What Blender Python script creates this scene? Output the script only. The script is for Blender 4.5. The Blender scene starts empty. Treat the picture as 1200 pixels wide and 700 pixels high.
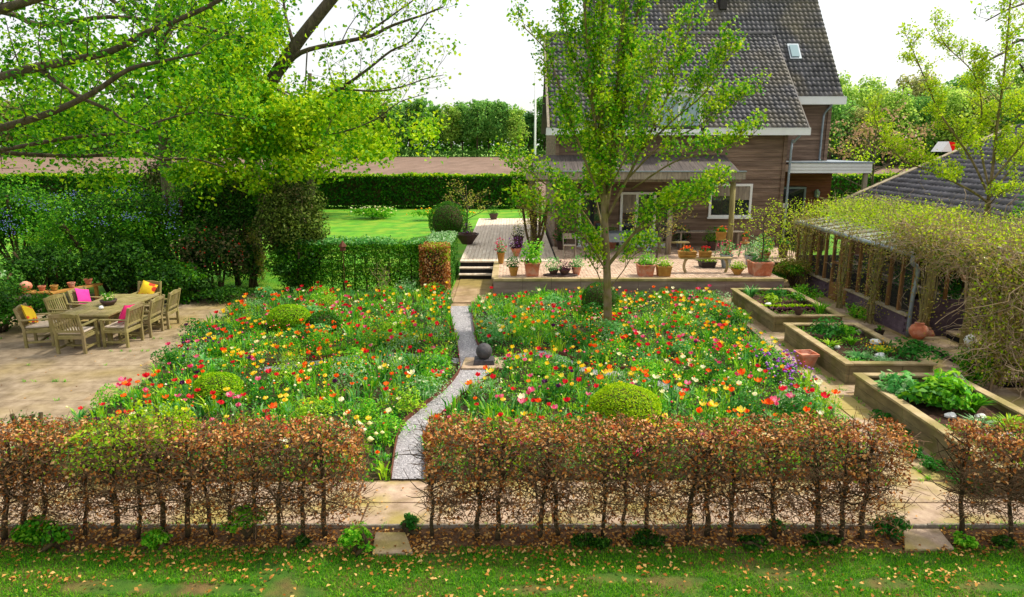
import bpy, math, random
import numpy as np
R = math.radians
random.seed(7)
sc = bpy.context.scene
COL = sc.collection
# ---------------------------------------------------------------- camera
F_PX, CAM_H, PITCH = 800.0, 4.5, math.atan(180 / 800)
cd = bpy.data.cameras.new('camera'); cam = bpy.data.objects.new('camera', cd); COL.objects.link(cam)
cam.location = (0, 0, CAM_H); cam.rotation_euler = (math.pi / 2 - PITCH, 0, 0)
cd.sensor_fit = 'HORIZONTAL'; cd.sensor_width = 36; cd.lens = 24; cd.clip_end = 4000
sc.camera = cam
# ---------------------------------------------------------------- sky, sun, exposure
SUN_EL, SUN_AZ = R(52), R(74)          # azimuth from +Y towards +X
w = bpy.data.worlds.new('World'); sc.world = w; w.use_nodes = True
nt = w.node_tree; bg = nt.nodes['Background']; out = nt.nodes['World Output']
sky = nt.nodes.new('ShaderNodeTexSky'); sky.sky_type = 'NISHITA'; sky.sun_disc = False
sky.sun_elevation = SUN_EL; sky.sun_rotation = SUN_AZ; sky.dust_density = 4; sky.air_density = 1.0
bg.inputs[1].default_value = 0.06
nt.links.new(sky.outputs[0], bg.inputs[0])
veil = nt.nodes.new('ShaderNodeBackground'); veil.inputs[0].default_value = (1, 0.99, 0.965, 1); veil.inputs[1].default_value = 0.78
add = nt.nodes.new('ShaderNodeAddShader')
nt.links.new(bg.outputs[0], add.inputs[0]); nt.links.new(veil.outputs[0], add.inputs[1]); nt.links.new(add.outputs[0], out.inputs[0])
sd = bpy.data.lights.new('sun', 'SUN'); sun = bpy.data.objects.new('sun', sd); COL.objects.link(sun)
sd.energy = 4.4; sd.angle = R(4); sd.color = (1, 0.93, 0.8)
from mathutils import Vector, Matrix
sdir = Vector((math.cos(SUN_EL) * math.sin(SUN_AZ), math.cos(SUN_EL) * math.cos(SUN_AZ), math.sin(SUN_EL)))
sun.rotation_euler = sdir.to_track_quat('Z', 'Y').to_euler()
sc.view_settings.view_transform = 'Standard'; sc.view_settings.look = 'None'
sc.view_settings.exposure = 0.17; sc.view_settings.gamma = 1
# ---------------------------------------------------------------- helpers
_c, _s = math.cos(PITCH), math.sin(PITCH)
def at(u, v, z=0.0, Y=None, X=None):
    """surveying helper: world point on the sight line of a photo pixel, on a plane of known height, distance or side offset"""
    dx, dy = (u - 600) / F_PX, -(v - 350) / F_PX
    d = (dx, _c + dy * _s, -_s + dy * _c)
    t = Y / d[1] if Y is not None else (X / d[0] if X is not None else (z - CAM_H) / d[2])
    return (t * d[0], t * d[1], CAM_H + t * d[2])
def lin(h):
    h = h.lstrip('#'); o = []
    for i in (0, 2, 4):
        c = int(h[i:i + 2], 16) / 255
        o.append(c / 12.92 if c <= 0.04045 else ((c + 0.055) / 1.055) ** 2.4)
    return (*o, 1)
def tag(o, label=None, cat=None, group=None, kind=None):
    if label: o['label'] = label
    if cat: o['category'] = cat
    if group: o['group'] = group
    if kind: o['kind'] = kind
    return o
def thing(name, label, cat, loc=(0, 0, 0), group=None, rz=0):
    o = bpy.data.objects.new(name, None); o.empty_display_size = 0.1; COL.objects.link(o)
    o.location = loc; o.rotation_euler = (0, 0, rz)
    return tag(o, label, cat, group)
def wloc(o):
    v = Vector((0, 0, 0))
    while o is not None:
        v += Vector(o.location); o = o.parent
    return v
def link(name, me, mats, parent=None, smooth=False):
    for m in (mats if isinstance(mats, (list, tuple)) else [mats]): me.materials.append(m)
    if smooth: me.polygons.foreach_set('use_smooth', np.ones(len(me.polygons), dtype=bool))
    o = bpy.data.objects.new(name, me); COL.objects.link(o)
    if parent is not None: o.parent = parent
    return o
def copy_tree(o, parent=None):
    c = o.copy(); COL.objects.link(c); c.parent = parent
    for ch in list(o.children): copy_tree(ch, c)
    return c
def npmesh(name, V, F, mats, parent=None, smooth=False, midx=None):
    """V (n,3), F (m,k) all faces with k corners"""
    V = np.asarray(V, dtype=np.float32); F = np.asarray(F, dtype=np.int32)
    if parent is not None: V = V - np.array(wloc(parent), dtype=np.float32)
    me = bpy.data.meshes.new(name); me.vertices.add(len(V)); me.vertices.foreach_set('co', V.ravel())
    k = F.shape[1]; me.loops.add(F.size); me.loops.foreach_set('vertex_index', F.ravel())
    me.polygons.add(len(F)); me.polygons.foreach_set('loop_start', np.arange(0, F.size, k, dtype=np.int32))
    me.polygons.foreach_set('loop_total', np.full(len(F), k, dtype=np.int32))
    if midx is not None: me.polygons.foreach_set('material_index', np.asarray(midx, dtype=np.int32))
    me.update(calc_edges=True); me.validate()
    return link(name, me, mats, parent, smooth)
class MB:
    def __init__(s): s.v = []; s.f = []; s.m = []
    def add(s, vs, fs, m=0):
        b = len(s.v); s.v += [tuple(map(float, p)) for p in vs]; s.f += [[i + b for i in f] for f in fs]; s.m += [m] * len(fs); return s
    def hexa(s, p, m=0):   # 8 corners: bottom ring 0-3 then top ring 4-7
        return s.add(p, [(3, 2, 1, 0), (4, 5, 6, 7), (0, 1, 5, 4), (1, 2, 6, 5), (2, 3, 7, 6), (3, 0, 4, 7)], m)
    def box(s, x0, x1, y0, y1, z0, z1, m=0):
        return s.hexa([(x0, y0, z0), (x1, y0, z0), (x1, y1, z0), (x0, y1, z0), (x0, y0, z1), (x1, y0, z1), (x1, y1, z1), (x0, y1, z1)], m)
    def cbox(s, c, sz, rz=0, m=0, taper=1.0):
        ca, sa = math.cos(rz), math.sin(rz); P = []
        for z, k in ((-.5, 1), (.5, taper)):
            for x, y in ((-.5, -.5), (.5, -.5), (.5, .5), (-.5, .5)):
                a, b = x * sz[0] * k, y * sz[1] * k
                P.append((c[0] + a * ca - b * sa, c[1] + a * sa + b * ca, c[2] + z * sz[2]))
        return s.hexa(P, m)
    def beam(s, a, b, w, h, m=0):
        a, b = Vector(a), Vector(b); d = (b - a).normalized()
        up = Vector((0, 0, 1)) if abs(d.z) < .95 else Vector((0, 1, 0))
        x = d.cross(up).normalized() * w / 2; y = x.cross(d).normalized() * h / 2
        return s.hexa([a - x - y, a + x - y, a + x + y, a - x + y, b - x - y, b + x - y, b + x + y, b - x + y], m)
    def tube(s, pts, rad, n=8, m=0, cap=True):
        V, F = tube_arr(pts, rad, n); b = len(s.v); s.add(V, F.tolist(), m)
        if cap:
            k = len(V); s.f.append([b + i for i in range(n)][::-1]); s.f.append([b + k - n + i for i in range(n)]); s.m += [m, m]
        return s
    def lathe(s, c, prof, n=16, m=0, sq=False, rz=0):
        """prof: list of (r,z) bottom to top"""
        V = []; F = []
        for r, z in prof:
            for i in range(n):
                a = 2 * math.pi * (i + .5) / n + rz
                V.append((c[0] + r * math.cos(a), c[1] + r * math.sin(a), c[2] + z))
        for j in range(len(prof) - 1):
            for i in range(n):
                F.append((j * n + i, j * n + (i + 1) % n, (j + 1) * n + (i + 1) % n, (j + 1) * n + i))
        F.append(tuple(range(n))[::-1]); F.append(tuple((len(prof) - 1) * n + i for i in range(n)))
        return s.add(V, F, m)
    def build(s, name, mats, parent=None, smooth=False, bevel=0):
        off = wloc(parent) if parent is not None else Vector((0, 0, 0))
        me = bpy.data.meshes.new(name)
        me.from_pydata([(x - off.x, y - off.y, z - off.z) for x, y, z in s.v], [], s.f)
        me.polygons.foreach_set('material_index', s.m); me.update()
        o = link(name, me, mats, parent, smooth)
        if bevel:
            md = o.modifiers.new('bevel', 'BEVEL'); md.width = bevel; md.segments = 2; md.limit_method = 'ANGLE'
        return o
def tube_arr(pts, rad, n=6):
    P = np.asarray([tuple(p) for p in pts], dtype=float); k = len(P)
    rad = np.asarray(rad, dtype=float) if np.ndim(rad) else np.full(k, float(rad))
    T = np.gradient(P, axis=0); T /= (np.linalg.norm(T, axis=1)[:, None] + 1e-9)
    ref = np.array([0.13, 0.97, 0.21]) if abs(T[:, 2]).mean() > .6 else np.array([0.11, 0.05, 1.0])
    A = np.cross(T, ref); A /= (np.linalg.norm(A, axis=1)[:, None] + 1e-9); B = np.cross(T, A)
    an = np.arange(n) * 2 * math.pi / n
    V = P[:, None, :] + rad[:, None, None] * (np.cos(an)[None, :, None] * A[:, None, :] + np.sin(an)[None, :, None] * B[:, None, :])
    i = np.arange(n); j = (i + 1) % n; F = []
    for r in range(k - 1): F.append(np.stack([r * n + i, r * n + j, (r + 1) * n + j, (r + 1) * n + i], 1))
    return V.reshape(-1, 3), np.concatenate(F)
class Tubes:
    def __init__(s): s.V = []; s.F = []; s.n = 0
    def add(s, pts, rad, n=5):
        V, F = tube_arr(pts, rad, n); s.V.append(V); s.F.append(F + s.n); s.n += len(V)
    def build(s, name, mat, parent=None):
        if not s.V: return None
        return npmesh(name, np.concatenate(s.V), np.concatenate(s.F), mat, parent, smooth=True)
def unit(A): return A / (np.linalg.norm(A, axis=-1, keepdims=True) + 1e-9)
def leaves(P, N, L, W, rng, up=0.4, fold=0.25, D=None):
    """one folded rhombic leaf at each point; N bias normal (or None); returns V,F"""
    n = len(P); P = np.asarray(P, dtype=float)
    nn = rng.normal(size=(n, 3)) * .6
    if N is not None: nn += N * .7
    nn[:, 2] += up; nn = unit(nn)
    t = rng.normal(size=(n, 3)) if D is None else D + rng.normal(size=(n, 3)) * .35
    t = unit(t - nn * (t * nn).sum(1, keepdims=True)); s = np.cross(nn, t)
    L = (L * rng.uniform(.65, 1.3, n))[:, None]; W = L * W
    V = np.stack([P - t * L * .5, P + s * W * .5 + nn * W * fold + t * L * .05, P + t * L * .5 - nn * L * .08, P - s * W * .5 + nn * W * fold + t * L * .05], 1).reshape(-1, 3)
    return V, np.arange(4 * n).reshape(-1, 4)
def blades(P, D, H, W, rng, bend=0.5):
    """upright strap leaves: P bases, D horizontal lean vectors, H heights"""
    n = len(P); s = unit(np.stack([-D[:, 1], D[:, 0], np.zeros(n)], 1) + rng.normal(size=(n, 3)) * .3 * np.array([1, 1, .2]))
    H = H[:, None]; W = W[:, None] if np.ndim(W) else W
    z = np.array([0, 0, 1.0])
    mid = P + z * H * .6 + D * H * bend * .45; tip = P + z * H * (1 - .25 * np.linalg.norm(D, axis=1, keepdims=True)) + D * H * bend * 1.5
    V = np.stack([P - s * W * .3, P + s * W * .3, mid + s * W * .5, mid - s * W * .5, tip + s * W * .06, tip - s * W * .06], 1).reshape(-1, 3)
    b = np.arange(n) * 6
    return V, np.concatenate([np.stack([b, b + 1, b + 2, b + 3], 1), np.stack([b + 3, b + 2, b + 4, b + 5], 1)])
def shell(c, r, n, rng, lump=.18, hemi=False, thick=.25, flat=0):
    """points + normals in the outer shell of a lumpy ellipsoid"""
    d = unit(rng.normal(size=(n, 3)))
    if hemi: d[:, 2] = np.abs(d[:, 2])
    k = rng.normal(size=(7, 3)) * 2.6; ph = rng.uniform(0, 6.3, 7)
    lum = 1 + lump * np.sin(d @ k.T + ph).sum(1) / 2.6
    q = d * (lum * (1 - thick * rng.uniform(0, 1, n) ** 2))[:, None]
    return np.array(c) + q * np.array(r), unit(d / np.array(r))
def inpoly(P, poly):
    x, y = P[:, 0], P[:, 1]; ins = np.zeros(len(P), bool); j = len(poly) - 1
    for i in range(len(poly)):
        xi, yi = poly[i]; xj, yj = poly[j]
        if yi != yj: ins ^= ((yi > y) != (yj > y)) & (x < (xj - xi) * (y - yi) / (yj - yi) + xi)
        j = i
    return ins
def scatter(poly, n, rng):
    a = np.array(poly); lo, hi = a.min(0), a.max(0); o = []; m = 0
    while m < n:
        q = rng.uniform(lo, hi, size=(n * 2, 2)); q = q[inpoly(q, poly)]; o.append(q); m += len(q)
    return np.concatenate(o)[:n]
def smoothpts(pts, k=5):
    """Catmull-Rom through the points"""
    P = [np.array(p, float) for p in pts]; P = [2 * P[0] - P[1]] + P + [2 * P[-1] - P[-2]]; o = []
    for i in range(1, len(P) - 2):
        for j in range(k):
            t = j / k; a, b, c_, d = P[i - 1], P[i], P[i + 1], P[i + 2]
            o.append(.5 * ((2 * b) + (c_ - a) * t + (2 * a - 5 * b + 4 * c_ - d) * t * t + (3 * b - a - 3 * c_ + d) * t ** 3))
    o.append(P[-2]); return np.array(o)
# ---------------------------------------------------------------- materials
def newmat(name):
    m = bpy.data.materials.new(name); m.use_nodes = True; n = m.node_tree
    return m, n, n.nodes['Principled BSDF']
def ramp(n, cols, pos=None, interp='LINEAR'):
    r = n.nodes.new('ShaderNodeValToRGB'); e = r.color_ramp.elements; r.color_ramp.interpolation = interp
    pos = pos or [i / max(1, len(cols) - 1) for i in range(len(cols))]
    while len(e) < len(cols): e.new(1)
    for i, c in enumerate(cols): e[i].position = pos[i]; e[i].color = lin(c) if isinstance(c, str) else c
    return r
def leafmat(name, cols, rough=.5, trans=.35, spec=.14):
    m, n, b = newmat(name); g = n.nodes.new('ShaderNodeNewGeometry'); r = ramp(n, cols)
    n.links.new(g.outputs['Random Per Island'], r.inputs[0]); n.links.new(r.outputs[0], b.inputs['Base Color'])
    b.inputs['Roughness'].default_value = rough; b.inputs['Specular IOR Level'].default_value = spec
    t = n.nodes.new('ShaderNodeBsdfTranslucent'); mx = n.nodes.new('ShaderNodeMixShader'); mx.inputs[0].default_value = trans
    hs = n.nodes.new('ShaderNodeHueSaturation'); hs.inputs['Value'].default_value = 1.5; hs.inputs['Hue'].default_value = .49
    n.links.new(r.outputs[0], hs.inputs['Color']); n.links.new(hs.outputs[0], t.inputs[0])
    n.links.new(b.outputs[0], mx.inputs[1]); n.links.new(t.outputs[0], mx.inputs[2])
    n.links.new(mx.outputs[0], n.nodes['Material Output'].inputs[0])
    return m
def mat(name, cols, scale=3, rough=.8, bump=.3, bscale=None, stretch=(1, 1, 1), rnd=.0, detail=6, dist=.02, metal=0, spec=.4, cols2=None, scale2=.5):
    """noise-coloured material; rnd = brightness variation from piece to piece; cols2 = large soft patches of a second colour"""
    m, n, b = newmat(name); L = n.links
    tc = n.nodes.new('ShaderNodeTexCoord'); mp = n.nodes.new('ShaderNodeMapping'); mp.inputs['Scale'].default_value = stretch
    geo = n.nodes.new('ShaderNodeNewGeometry'); L.new(geo.outputs['Position'], mp.inputs[0])
    nz = n.nodes.new('ShaderNodeTexNoise'); nz.inputs['Scale'].default_value = scale; nz.inputs['Detail'].default_value = detail; nz.inputs['Roughness'].default_value = .6
    L.new(mp.outputs[0], nz.inputs[0]); r = ramp(n, cols, [.28 + .44 * i / max(1, len(cols) - 1) for i in range(len(cols))]); L.new(nz.outputs[0], r.inputs[0]); c = r.outputs[0]
    if cols2:
        n2 = n.nodes.new('ShaderNodeTexNoise'); n2.inputs['Scale'].default_value = scale2; n2.inputs['Detail'].default_value = 4; L.new(geo.outputs['Position'], n2.inputs[0])
        f = ramp(n, [(0, 0, 0, 1), (1, 1, 1, 1)], [.46, .62]); L.new(n2.outputs[0], f.inputs[0])
        mx = n.nodes.new('ShaderNodeMix'); mx.data_type = 'RGBA'; r2 = ramp(n, cols2, [.3 + .4 * i / max(1, len(cols2) - 1) for i in range(len(cols2))]); L.new(nz.outputs[0], r2.inputs[0])
        L.new(f.outputs[0], mx.inputs[0]); L.new(c, mx.inputs[6]); L.new(r2.outputs[0], mx.inputs[7]); c = mx.outputs[2]
    if rnd:
        oi = n.nodes.new('ShaderNodeObjectInfo'); gi = n.nodes.new('ShaderNodeMath'); gi.operation = 'ADD'
        L.new(oi.outputs['Random'], gi.inputs[0]); L.new(geo.outputs['Random Per Island'], gi.inputs[1])
        mr = n.nodes.new('ShaderNodeMapRange'); mr.inputs[1].default_value = 0; mr.inputs[2].default_value = 2; mr.inputs[3].default_value = 1 - rnd; mr.inputs[4].default_value = 1 + rnd
        L.new(gi.outputs[0], mr.inputs[0]); hs = n.nodes.new('ShaderNodeHueSaturation'); L.new(mr.outputs[0], hs.inputs['Value']); L.new(c, hs.inputs['Color']); c = hs.outputs[0]
    L.new(c, b.inputs['Base Color']); b.inputs['Roughness'].default_value = rough; b.inputs['Metallic'].default_value = metal; b.inputs['Specular IOR Level'].default_value = spec
    if bump:
        n3 = n.nodes.new('ShaderNodeTexNoise'); n3.inputs['Scale'].default_value = bscale or scale * 4; n3.inputs['Detail'].default_value = 5; L.new(mp.outputs[0], n3.inputs[0])
        bp = n.nodes.new('ShaderNodeBump'); bp.inputs['Strength'].default_value = bump; bp.inputs['Distance'].default_value = dist
        L.new(n3.outputs[0], bp.inputs['Height']); L.new(bp.outputs[0], b.inputs['Normal'])
    return m
M = {}
M['grass'] = mat('grass', ['387806', '509208', '6ca80e'], 1.3, .9, .6, 30, cols2=['648e0c', '86a41e'], scale2=.9, dist=.03)
M['lawn_near'] = mat('lawn_near', ['2c4c0c', '3c620e', '566a1c'], 6, .95, .8, 60, cols2=['544a24', '7a6238'], scale2=1.6)
M['meadow'] = mat('meadow', ['5f8f1c', '7ba52c'], .05, .95, .3, 2, cols2=['86a845', '6d9433'], scale2=.02)
M['sand'] = mat('sand_paving', ['786244', '987f60', 'b49b7c'], 3.2, .92, .5, 45, cols2=['7d6c38', '988448'], scale2=.3, dist=.01)
M['terrace'] = mat('terrace_slab', ['71604a', '928067', 'ac9a82'], 3.6, .92, .5, 45, rnd=.03, cols2=['7a6a34', '968244'], scale2=.3, dist=.01)
M['slab'] = mat('stone_slab', ['877354', 'a8907a', 'c2ac92'], 4.5, .85, .4, 25, rnd=.2, cols2=['938445', 'a8965a'], scale2=1.1, dist=.015)
M['soil'] = mat('soil', ['2c1c10', '4a3020', '66462e'], 7, 1, 1, 40, dist=.05)
M['bedsoil'] = mat('bed_soil', ['2a1d10', '3a3414', '4e3620'], 4, 1, 1, 30, dist=.05)
M['earth'] = mat('earth_strip', ['4a3320', '674a30', '856646'], 7, 1, .9, 60, dist=.04)
M['field'] = mat('ploughed_earth', ['65503f', '78604f', '866e5e'], .12, 1, .8, 1.2, stretch=(3, .4, 1), cols2=['6c5646', '7e6656'], scale2=.02, dist=.1)
M['gravel'] = mat('gravel', ['787578', '9b979a', 'c0bcbc'], 40, .9, .8, 60, dist=.02)
M['stone'] = mat('gravel_stone', ['8b888c', 'a9a6a8', 'd6d2d2'], 20, .85, 0, rnd=.45)
M['deckwood'] = mat('bleached_deck', ['bca894', 'd4c2ac', 'e4d6c4'], 3, .85, .3, 30, stretch=(4, .5, 4), rnd=.13)
M['paver'] = mat('paver', ['a88c76', 'c4a890', 'd8c2ac'], 6, .9, .3, 30, rnd=.2)
M['wall_mauve'] = mat('weathered_wall', ['6e5a55', '85706a', '9b8780'], 3, .9, .4, 20, stretch=(.4, 1, 2), rnd=.05)
M['board'] = mat('brown_board', ['584638', '766050', '98806c'], 2.2, .85, .4, 30, stretch=(.35, 1, 5), rnd=.28)
M['board2'] = mat('red_brown_board', ['5d3222', '74422f', '8a5540'], 2.2, .8, .3, 30, stretch=(.35, 1, 5), rnd=.18)
M['white'] = mat('white_paint', ['dcdcd8', 'ebebe8'], 2, .5, .05, 20)
M['tile'] = mat('roof_tile', ['38373a', '4a494c', '605e64'], 1.6, .62, .25, 40, rnd=.5, cols2=['4a4744', '6c6454'], scale2=.6)
M['tile2'] = mat('dark_roof_tile', ['403f42', '504e52', '64626a'], 1.2, .7, .2, 40, rnd=.35)
M['mossy'] = mat('mossy_ridge', ['8a7d62', 'a3957a', 'b5aa90'], 5, .9, .3, 30, rnd=.1)
M['lead'] = mat('grey_metal', ['7c8790', '95a0a8'], 5, .45, .05, 20, metal=.5)
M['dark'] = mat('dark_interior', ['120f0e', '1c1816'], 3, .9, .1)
M['darkmetal'] = mat('dark_metal', ['25211f', '38322f'], 12, .55, .2, 40, metal=.3)
M['corten'] = mat('rusty_edging', ['4e2a1a', '70402a'], 12, .85, .2, 40)
M['teak'] = mat('weathered_teak', ['6f6536', '8a7f4c', 'a59a68'], 4, .85, .3, 40, rnd=.15, cols2=['7b6a46', '94855f'], scale2=2)
M['post'] = mat('grey_post', ['6f6558', '8d8272', 'a49a88'], 5, .9, .4, 30, stretch=(3, 3, .5), rnd=.1)
M['mosspost'] = mat('mossy_post', ['6a5f38', '857a48', '9d9264'], 5, .9, .4, 30, stretch=(3, 3, .5))
M['frame'] = mat('brown_frame', ['6b4a26', '845d33', '9a7244'], 4, .7, .2, 30, stretch=(2, 2, .6), rnd=.25)
M['plinth'] = mat('mauve_brick', ['4b3c46', '5c4b56', '6d5c66'], 4, .9, .3, 30, rnd=.2)
M['timber'] = mat('raised_bed_timber', ['8b7650', 'a8946c', 'bda985'], 3.5, .88, .4, 40, rnd=.1, cols2=['7e7240', '968a54'], scale2=1.3)
M['terracotta'] = mat('terracotta', ['a5573a', 'bf6f4e', 'd08e70'], 6, .8, .2, 40, rnd=.12, cols2=['b9826a', 'c79a84'], scale2=5)
M['ballstone'] = mat('dark_ball_stone', ['2e2c2e', '454245', '5a5658'], 10, .7, .3, 50)
M['canopy'] = mat('dark_canopy_board', ['3e3835', '524a46', '665c56'], 3, .85, .3, 30, stretch=(4, .4, 1), rnd=.15)
M['timber_side'] = mat('raised_bed_side', ['5f5238', '7d6e4c', '988660'], 3.5, .9, .5, 40, stretch=(.6, .6, 2), rnd=.18, cols2=['5c5428', '777038'], scale2=1.6)
M['wood_box'] = mat('wooden_box', ['8a5f24', 'a67833', 'b98c48'], 4, .8, .2, 30, rnd=.1)
M['pot_dark'] = mat('dark_pot', ['3c2a26', '523c36'], 8, .6, .2, 30)
M['zinc'] = mat('zinc', ['8794a0', 'a8b4bd'], 6, .4, .1, 20, metal=.6)
M['bark'] = mat('bark', ['332c22', '4d4433', '645a46'], 9, .95, .9, 22, stretch=(1, 1, .35), dist=.04)
M['bark_moss'] = mat('mossy_bark', ['4c4620', '6b6230', '857a48'], 9, .95, .8, 26, stretch=(1, 1, .4), dist=.02, cols2=['6e5c40', '87755a'], scale2=4)
M['bark_pale'] = mat('pale_bark', ['6b6430', '8a8340', 'a39a58'], 10, .95, .6, 26, stretch=(1, 1, .4), dist=.02)
M['twig'] = mat('twig', ['4e3a28', '6a5038', '8a6c50'], 14, .9, 0)
M['vine_twig'] = mat('vine_stem', ['8a7458', 'a58e70', 'bda88a'], 14, .9, 0)
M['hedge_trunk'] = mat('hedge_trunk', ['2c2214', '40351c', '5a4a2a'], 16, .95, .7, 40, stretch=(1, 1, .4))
M['red'] = mat('cushion_red', ['d81f6a', 'e62e7c'], 5, .8, .15, 60)
M['magenta'] = mat('cushion_magenta', ['d92a8c', 'ea3c9c'], 5, .8, .15, 60)
M['seatpad'] = mat('cream_cushion', ['b8a896', 'cfc0ae'], 5, .9, .15, 60)
def cushion_mat():
    m, n, b = newmat('yellow_cushion_fabric'); v = n.nodes.new('ShaderNodeTexVoronoi'); v.inputs['Scale'].default_value = 5.5
    tc = n.nodes.new('ShaderNodeTexCoord'); n.links.new(tc.outputs['Object'], v.inputs[0])
    r = ramp(n, ['c8321e', 'd8441e', 'f2c61e', 'f2d024'], [0, .34, .42, .8]); n.links.new(v.outputs['Distance'], r.inputs[0]); n.links.new(r.outputs[0], b.inputs['Base Color']); b.inputs['Roughness'].default_value = .8
    return m
M['yellow_cushion'] = cushion_mat()
def glassmat(name, col, rough=.05):
    m, n, b = newmat(name); b.inputs['Base Color'].default_value = lin(col); b.inputs['Roughness'].default_value = rough; b.inputs['Specular IOR Level'].default_value = .9; b.inputs['Coat Weight'].default_value = .6
    return m
M['glass'] = glassmat('window_glass', '2a3234'); M['glass_sky'] = glassmat('dormer_glass', '7c9aa0')
def seeglass():
    m, n, b = newmat('clear_pane'); b.inputs['Base Color'].default_value = (.1, .12, .11, 1); b.inputs['Roughness'].default_value = .03
    t = n.nodes.new('ShaderNodeBsdfTransparent'); mx = n.nodes.new('ShaderNodeMixShader'); mx.inputs[0].default_value = .10
    n.links.new(t.outputs[0], mx.inputs[1]); n.links.new(b.outputs[0], mx.inputs[2]); n.links.new(mx.outputs[0], n.nodes['Material Output'].inputs[0]); return m
M['pane'] = seeglass()
M['roofglass'] = mat('whitened_glass', ['aeb2aa', 'd8dcd6'], 3, .3, 0, cols2=['7c8068', '9a9c84'], scale2=3)
LEAF = dict(
 mapledark=['144808', '286608', '44860c', '6ca012'],
 maple=['246806', '4a900a', '78b010', 'a6c81c'], maple_y=['488806', '74a60a', '9cbe12', 'bece22'], pear=['287006', '4e9408', '80b414', 'b4cc2c'],
 dark=['12340c', '1e4c10', '346612', '4e7e1e'], olive=['2c4012', '48601a', '66802a', '8a9a44'], mid=['22600c', '388010', '589a16', '7cb024'],
 ceano=['1c4a12', '2e6a18', '4a8424', '6a9c3c'], hedge=['12380a', '1e540a', '30700e', '4c8c12'], box=['5c9404', '84b206', 'a8c80c', 'c4d820'], boxdark=['1c4c08', '2e6a0c', '447f14'],
 bed1=['2c860e', '50a818', '7cc024', 'a8d440'], bed2=['2a7430', '4a9a44', '70b45c', 'a4c88c'], bed3=['64a010', '90bc1c', 'bcd83c'], bed4=['1c5c1a', '2c7420', '44882c'],
 beech=['643012', '8e501e', 'b07032', 'c89050', 'dab280'], beechg=['6a9a10', '8ab418', 'a8c030'], litter=['744618', 'a06c2c', 'c08c44', 'd8b472'],
 spring=['7aa80a', '9ac010', 'b6d01e', 'ccd83a'], vine=['5e6c1c', '84902c', 'aea648', '9a7c50'], grass=['246a06', '408c0a', '62a810', '8cb824'],
 boxmid=['4c8c06', '6ea808', '92c00e', 'b0d024'],
 pale=['5c9a50', '7cae6a', 'a4c690', 'c4d8b4'], far1=['4a8238', '5e9440', '74a64a', '8cb456'], far2=['6c9c38', '82ac40', '98ba4c', 'aec45c'], far3=['3c7438', '4e8640', '66984a'], far4=['84944e', '98a25c', '948c5c'],  # far palettes are lightened to stand in for distance haze
 pink=['94785c', 'a88a6c', '968650', '788430'], holly=['1a3010', '2c4618', '4a5c28', '6a6a38', '86705a'], purple=['3a1c30', '54283e', '6a3848'])
LM = {k: leafmat('leaf_' + k, v) for k, v in LEAF.items()}
for k_ in ('far1', 'far2', 'far3', 'far4'): LM[k_] = leafmat('leaf_' + k_, LEAF[k_], .6, .55)
LM['beech'] = leafmat('leaf_beech', LEAF['beech'], .6, .2); LM['litter'] = leafmat('leaf_litter', LEAF['litter'], .8, .1)
def petal(name, a, b_, c_=None): return leafmat('petal_' + name, [c_ or a, a, b_], .45, .3)
PET = dict(red=petal('red', 'd00a12', 'ee3030', 'a00810'), orange=petal('orange', 'f0590c', 'fa9a30', 'e0400a'), yellow=petal('yellow', 'f2d210', 'f8ec70', 'f0b40c'), pink=petal('pink', 'e2406e', 'f49ab0', 'c02a5c'),
           white=petal('cream', 'f2ecb0', 'f4f0e0'), purple=petal('purple', '5a1c5c', '3a1030'), blue=petal('blue', '6c78b8', '9aa4d0'), lilac=petal('lilac', 'a860c0', 'c48ad4'))
# ================================================================ GROUND
def sheet(name, poly, z, m, label=None, kind='structure', parent=None):
    me = bpy.data.meshes.new(name); me.from_pydata([(x, y, z) for x, y in poly], [], [tuple(range(len(poly)))]); me.update()
    if me.polygons[0].normal.z < 0: me.flip_normals()
    o = link(name, me, m, parent)
    if kind: o['kind'] = kind
    if label: o['label'] = label
    return o
sheet('ground', [(-1500, -60), (1500, -60), (1500, 2500), (-1500, 2500)], -.05, M['meadow'], 'green meadow reaching to the horizon')
sheet('ploughed_field', [(-420, 53), (330, 53), (330, 268), (-420, 262)], -.02, M['field'], 'bare pinkish brown ploughed field behind the garden hedge')
sheet('lawn', [(-60, 20.7), (45, 20.7), (45, 52), (-60, 52)], -.02, M['grass'], 'bright green lawn behind the garden beds')
sheet('front_lawn', [(-16, -6), (16, -6), (16, 6.95), (-16, 6.95)], -.012, M['lawn_near'], 'lawn strewn with fallen leaves in front of the beech hedge')
sheet('hedge_strip', [(-16, 6.9), (16, 6.9), (16, 7.42), (-16, 7.42)], -.004, M['earth'], 'bare earth strip with dead leaves under the beech hedge')
sheet('paving', [(-17, 7.4), (17, 7.4), (17, 23.3), (-1.9, 23.3), (-1.9, 20.75), (-17, 20.75)], 0.0, M['sand'], 'sandy paved terrace and garden paths')
def P2(u, v): p = at(u, v); return (p[0], p[1])
TERR = [(-7.6, 20.3), P2(268, 368), P2(222, 398), P2(186, 436), P2(140, 470), (-7.2, 11.0), (-7.5, 8.62)]
GL = [(-1.66, 8.6), P2(466, 515), P2(476, 496), P2(500, 476), P2(522, 458), P2(538, 438), P2(538, 422), P2(535, 402), P2(530, 382), P2(527, 360)]
GR = [(-1.18, 8.6), P2(499, 515), P2(508, 500), P2(535, 474), P2(560, 454), P2(584, 436), P2(566, 414), P2(558, 402), P2(555, 382), P2(552, 360)]
BED_L = TERR[::-1] + [(-1.9, 20.45), (-1.72, 19.4)] + GL[::-1]
BED_R = GR + [(-.6, 20.15), (6.15, 20.15), (5.75, 12.5), (5.1, 8.62)]
BED_L = [(-7.5, 8.6)] + [p for p in TERR[::-1][1:]] + [(-1.9, 20.45), (-1.72, 19.4)] + GL[::-1]
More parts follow.
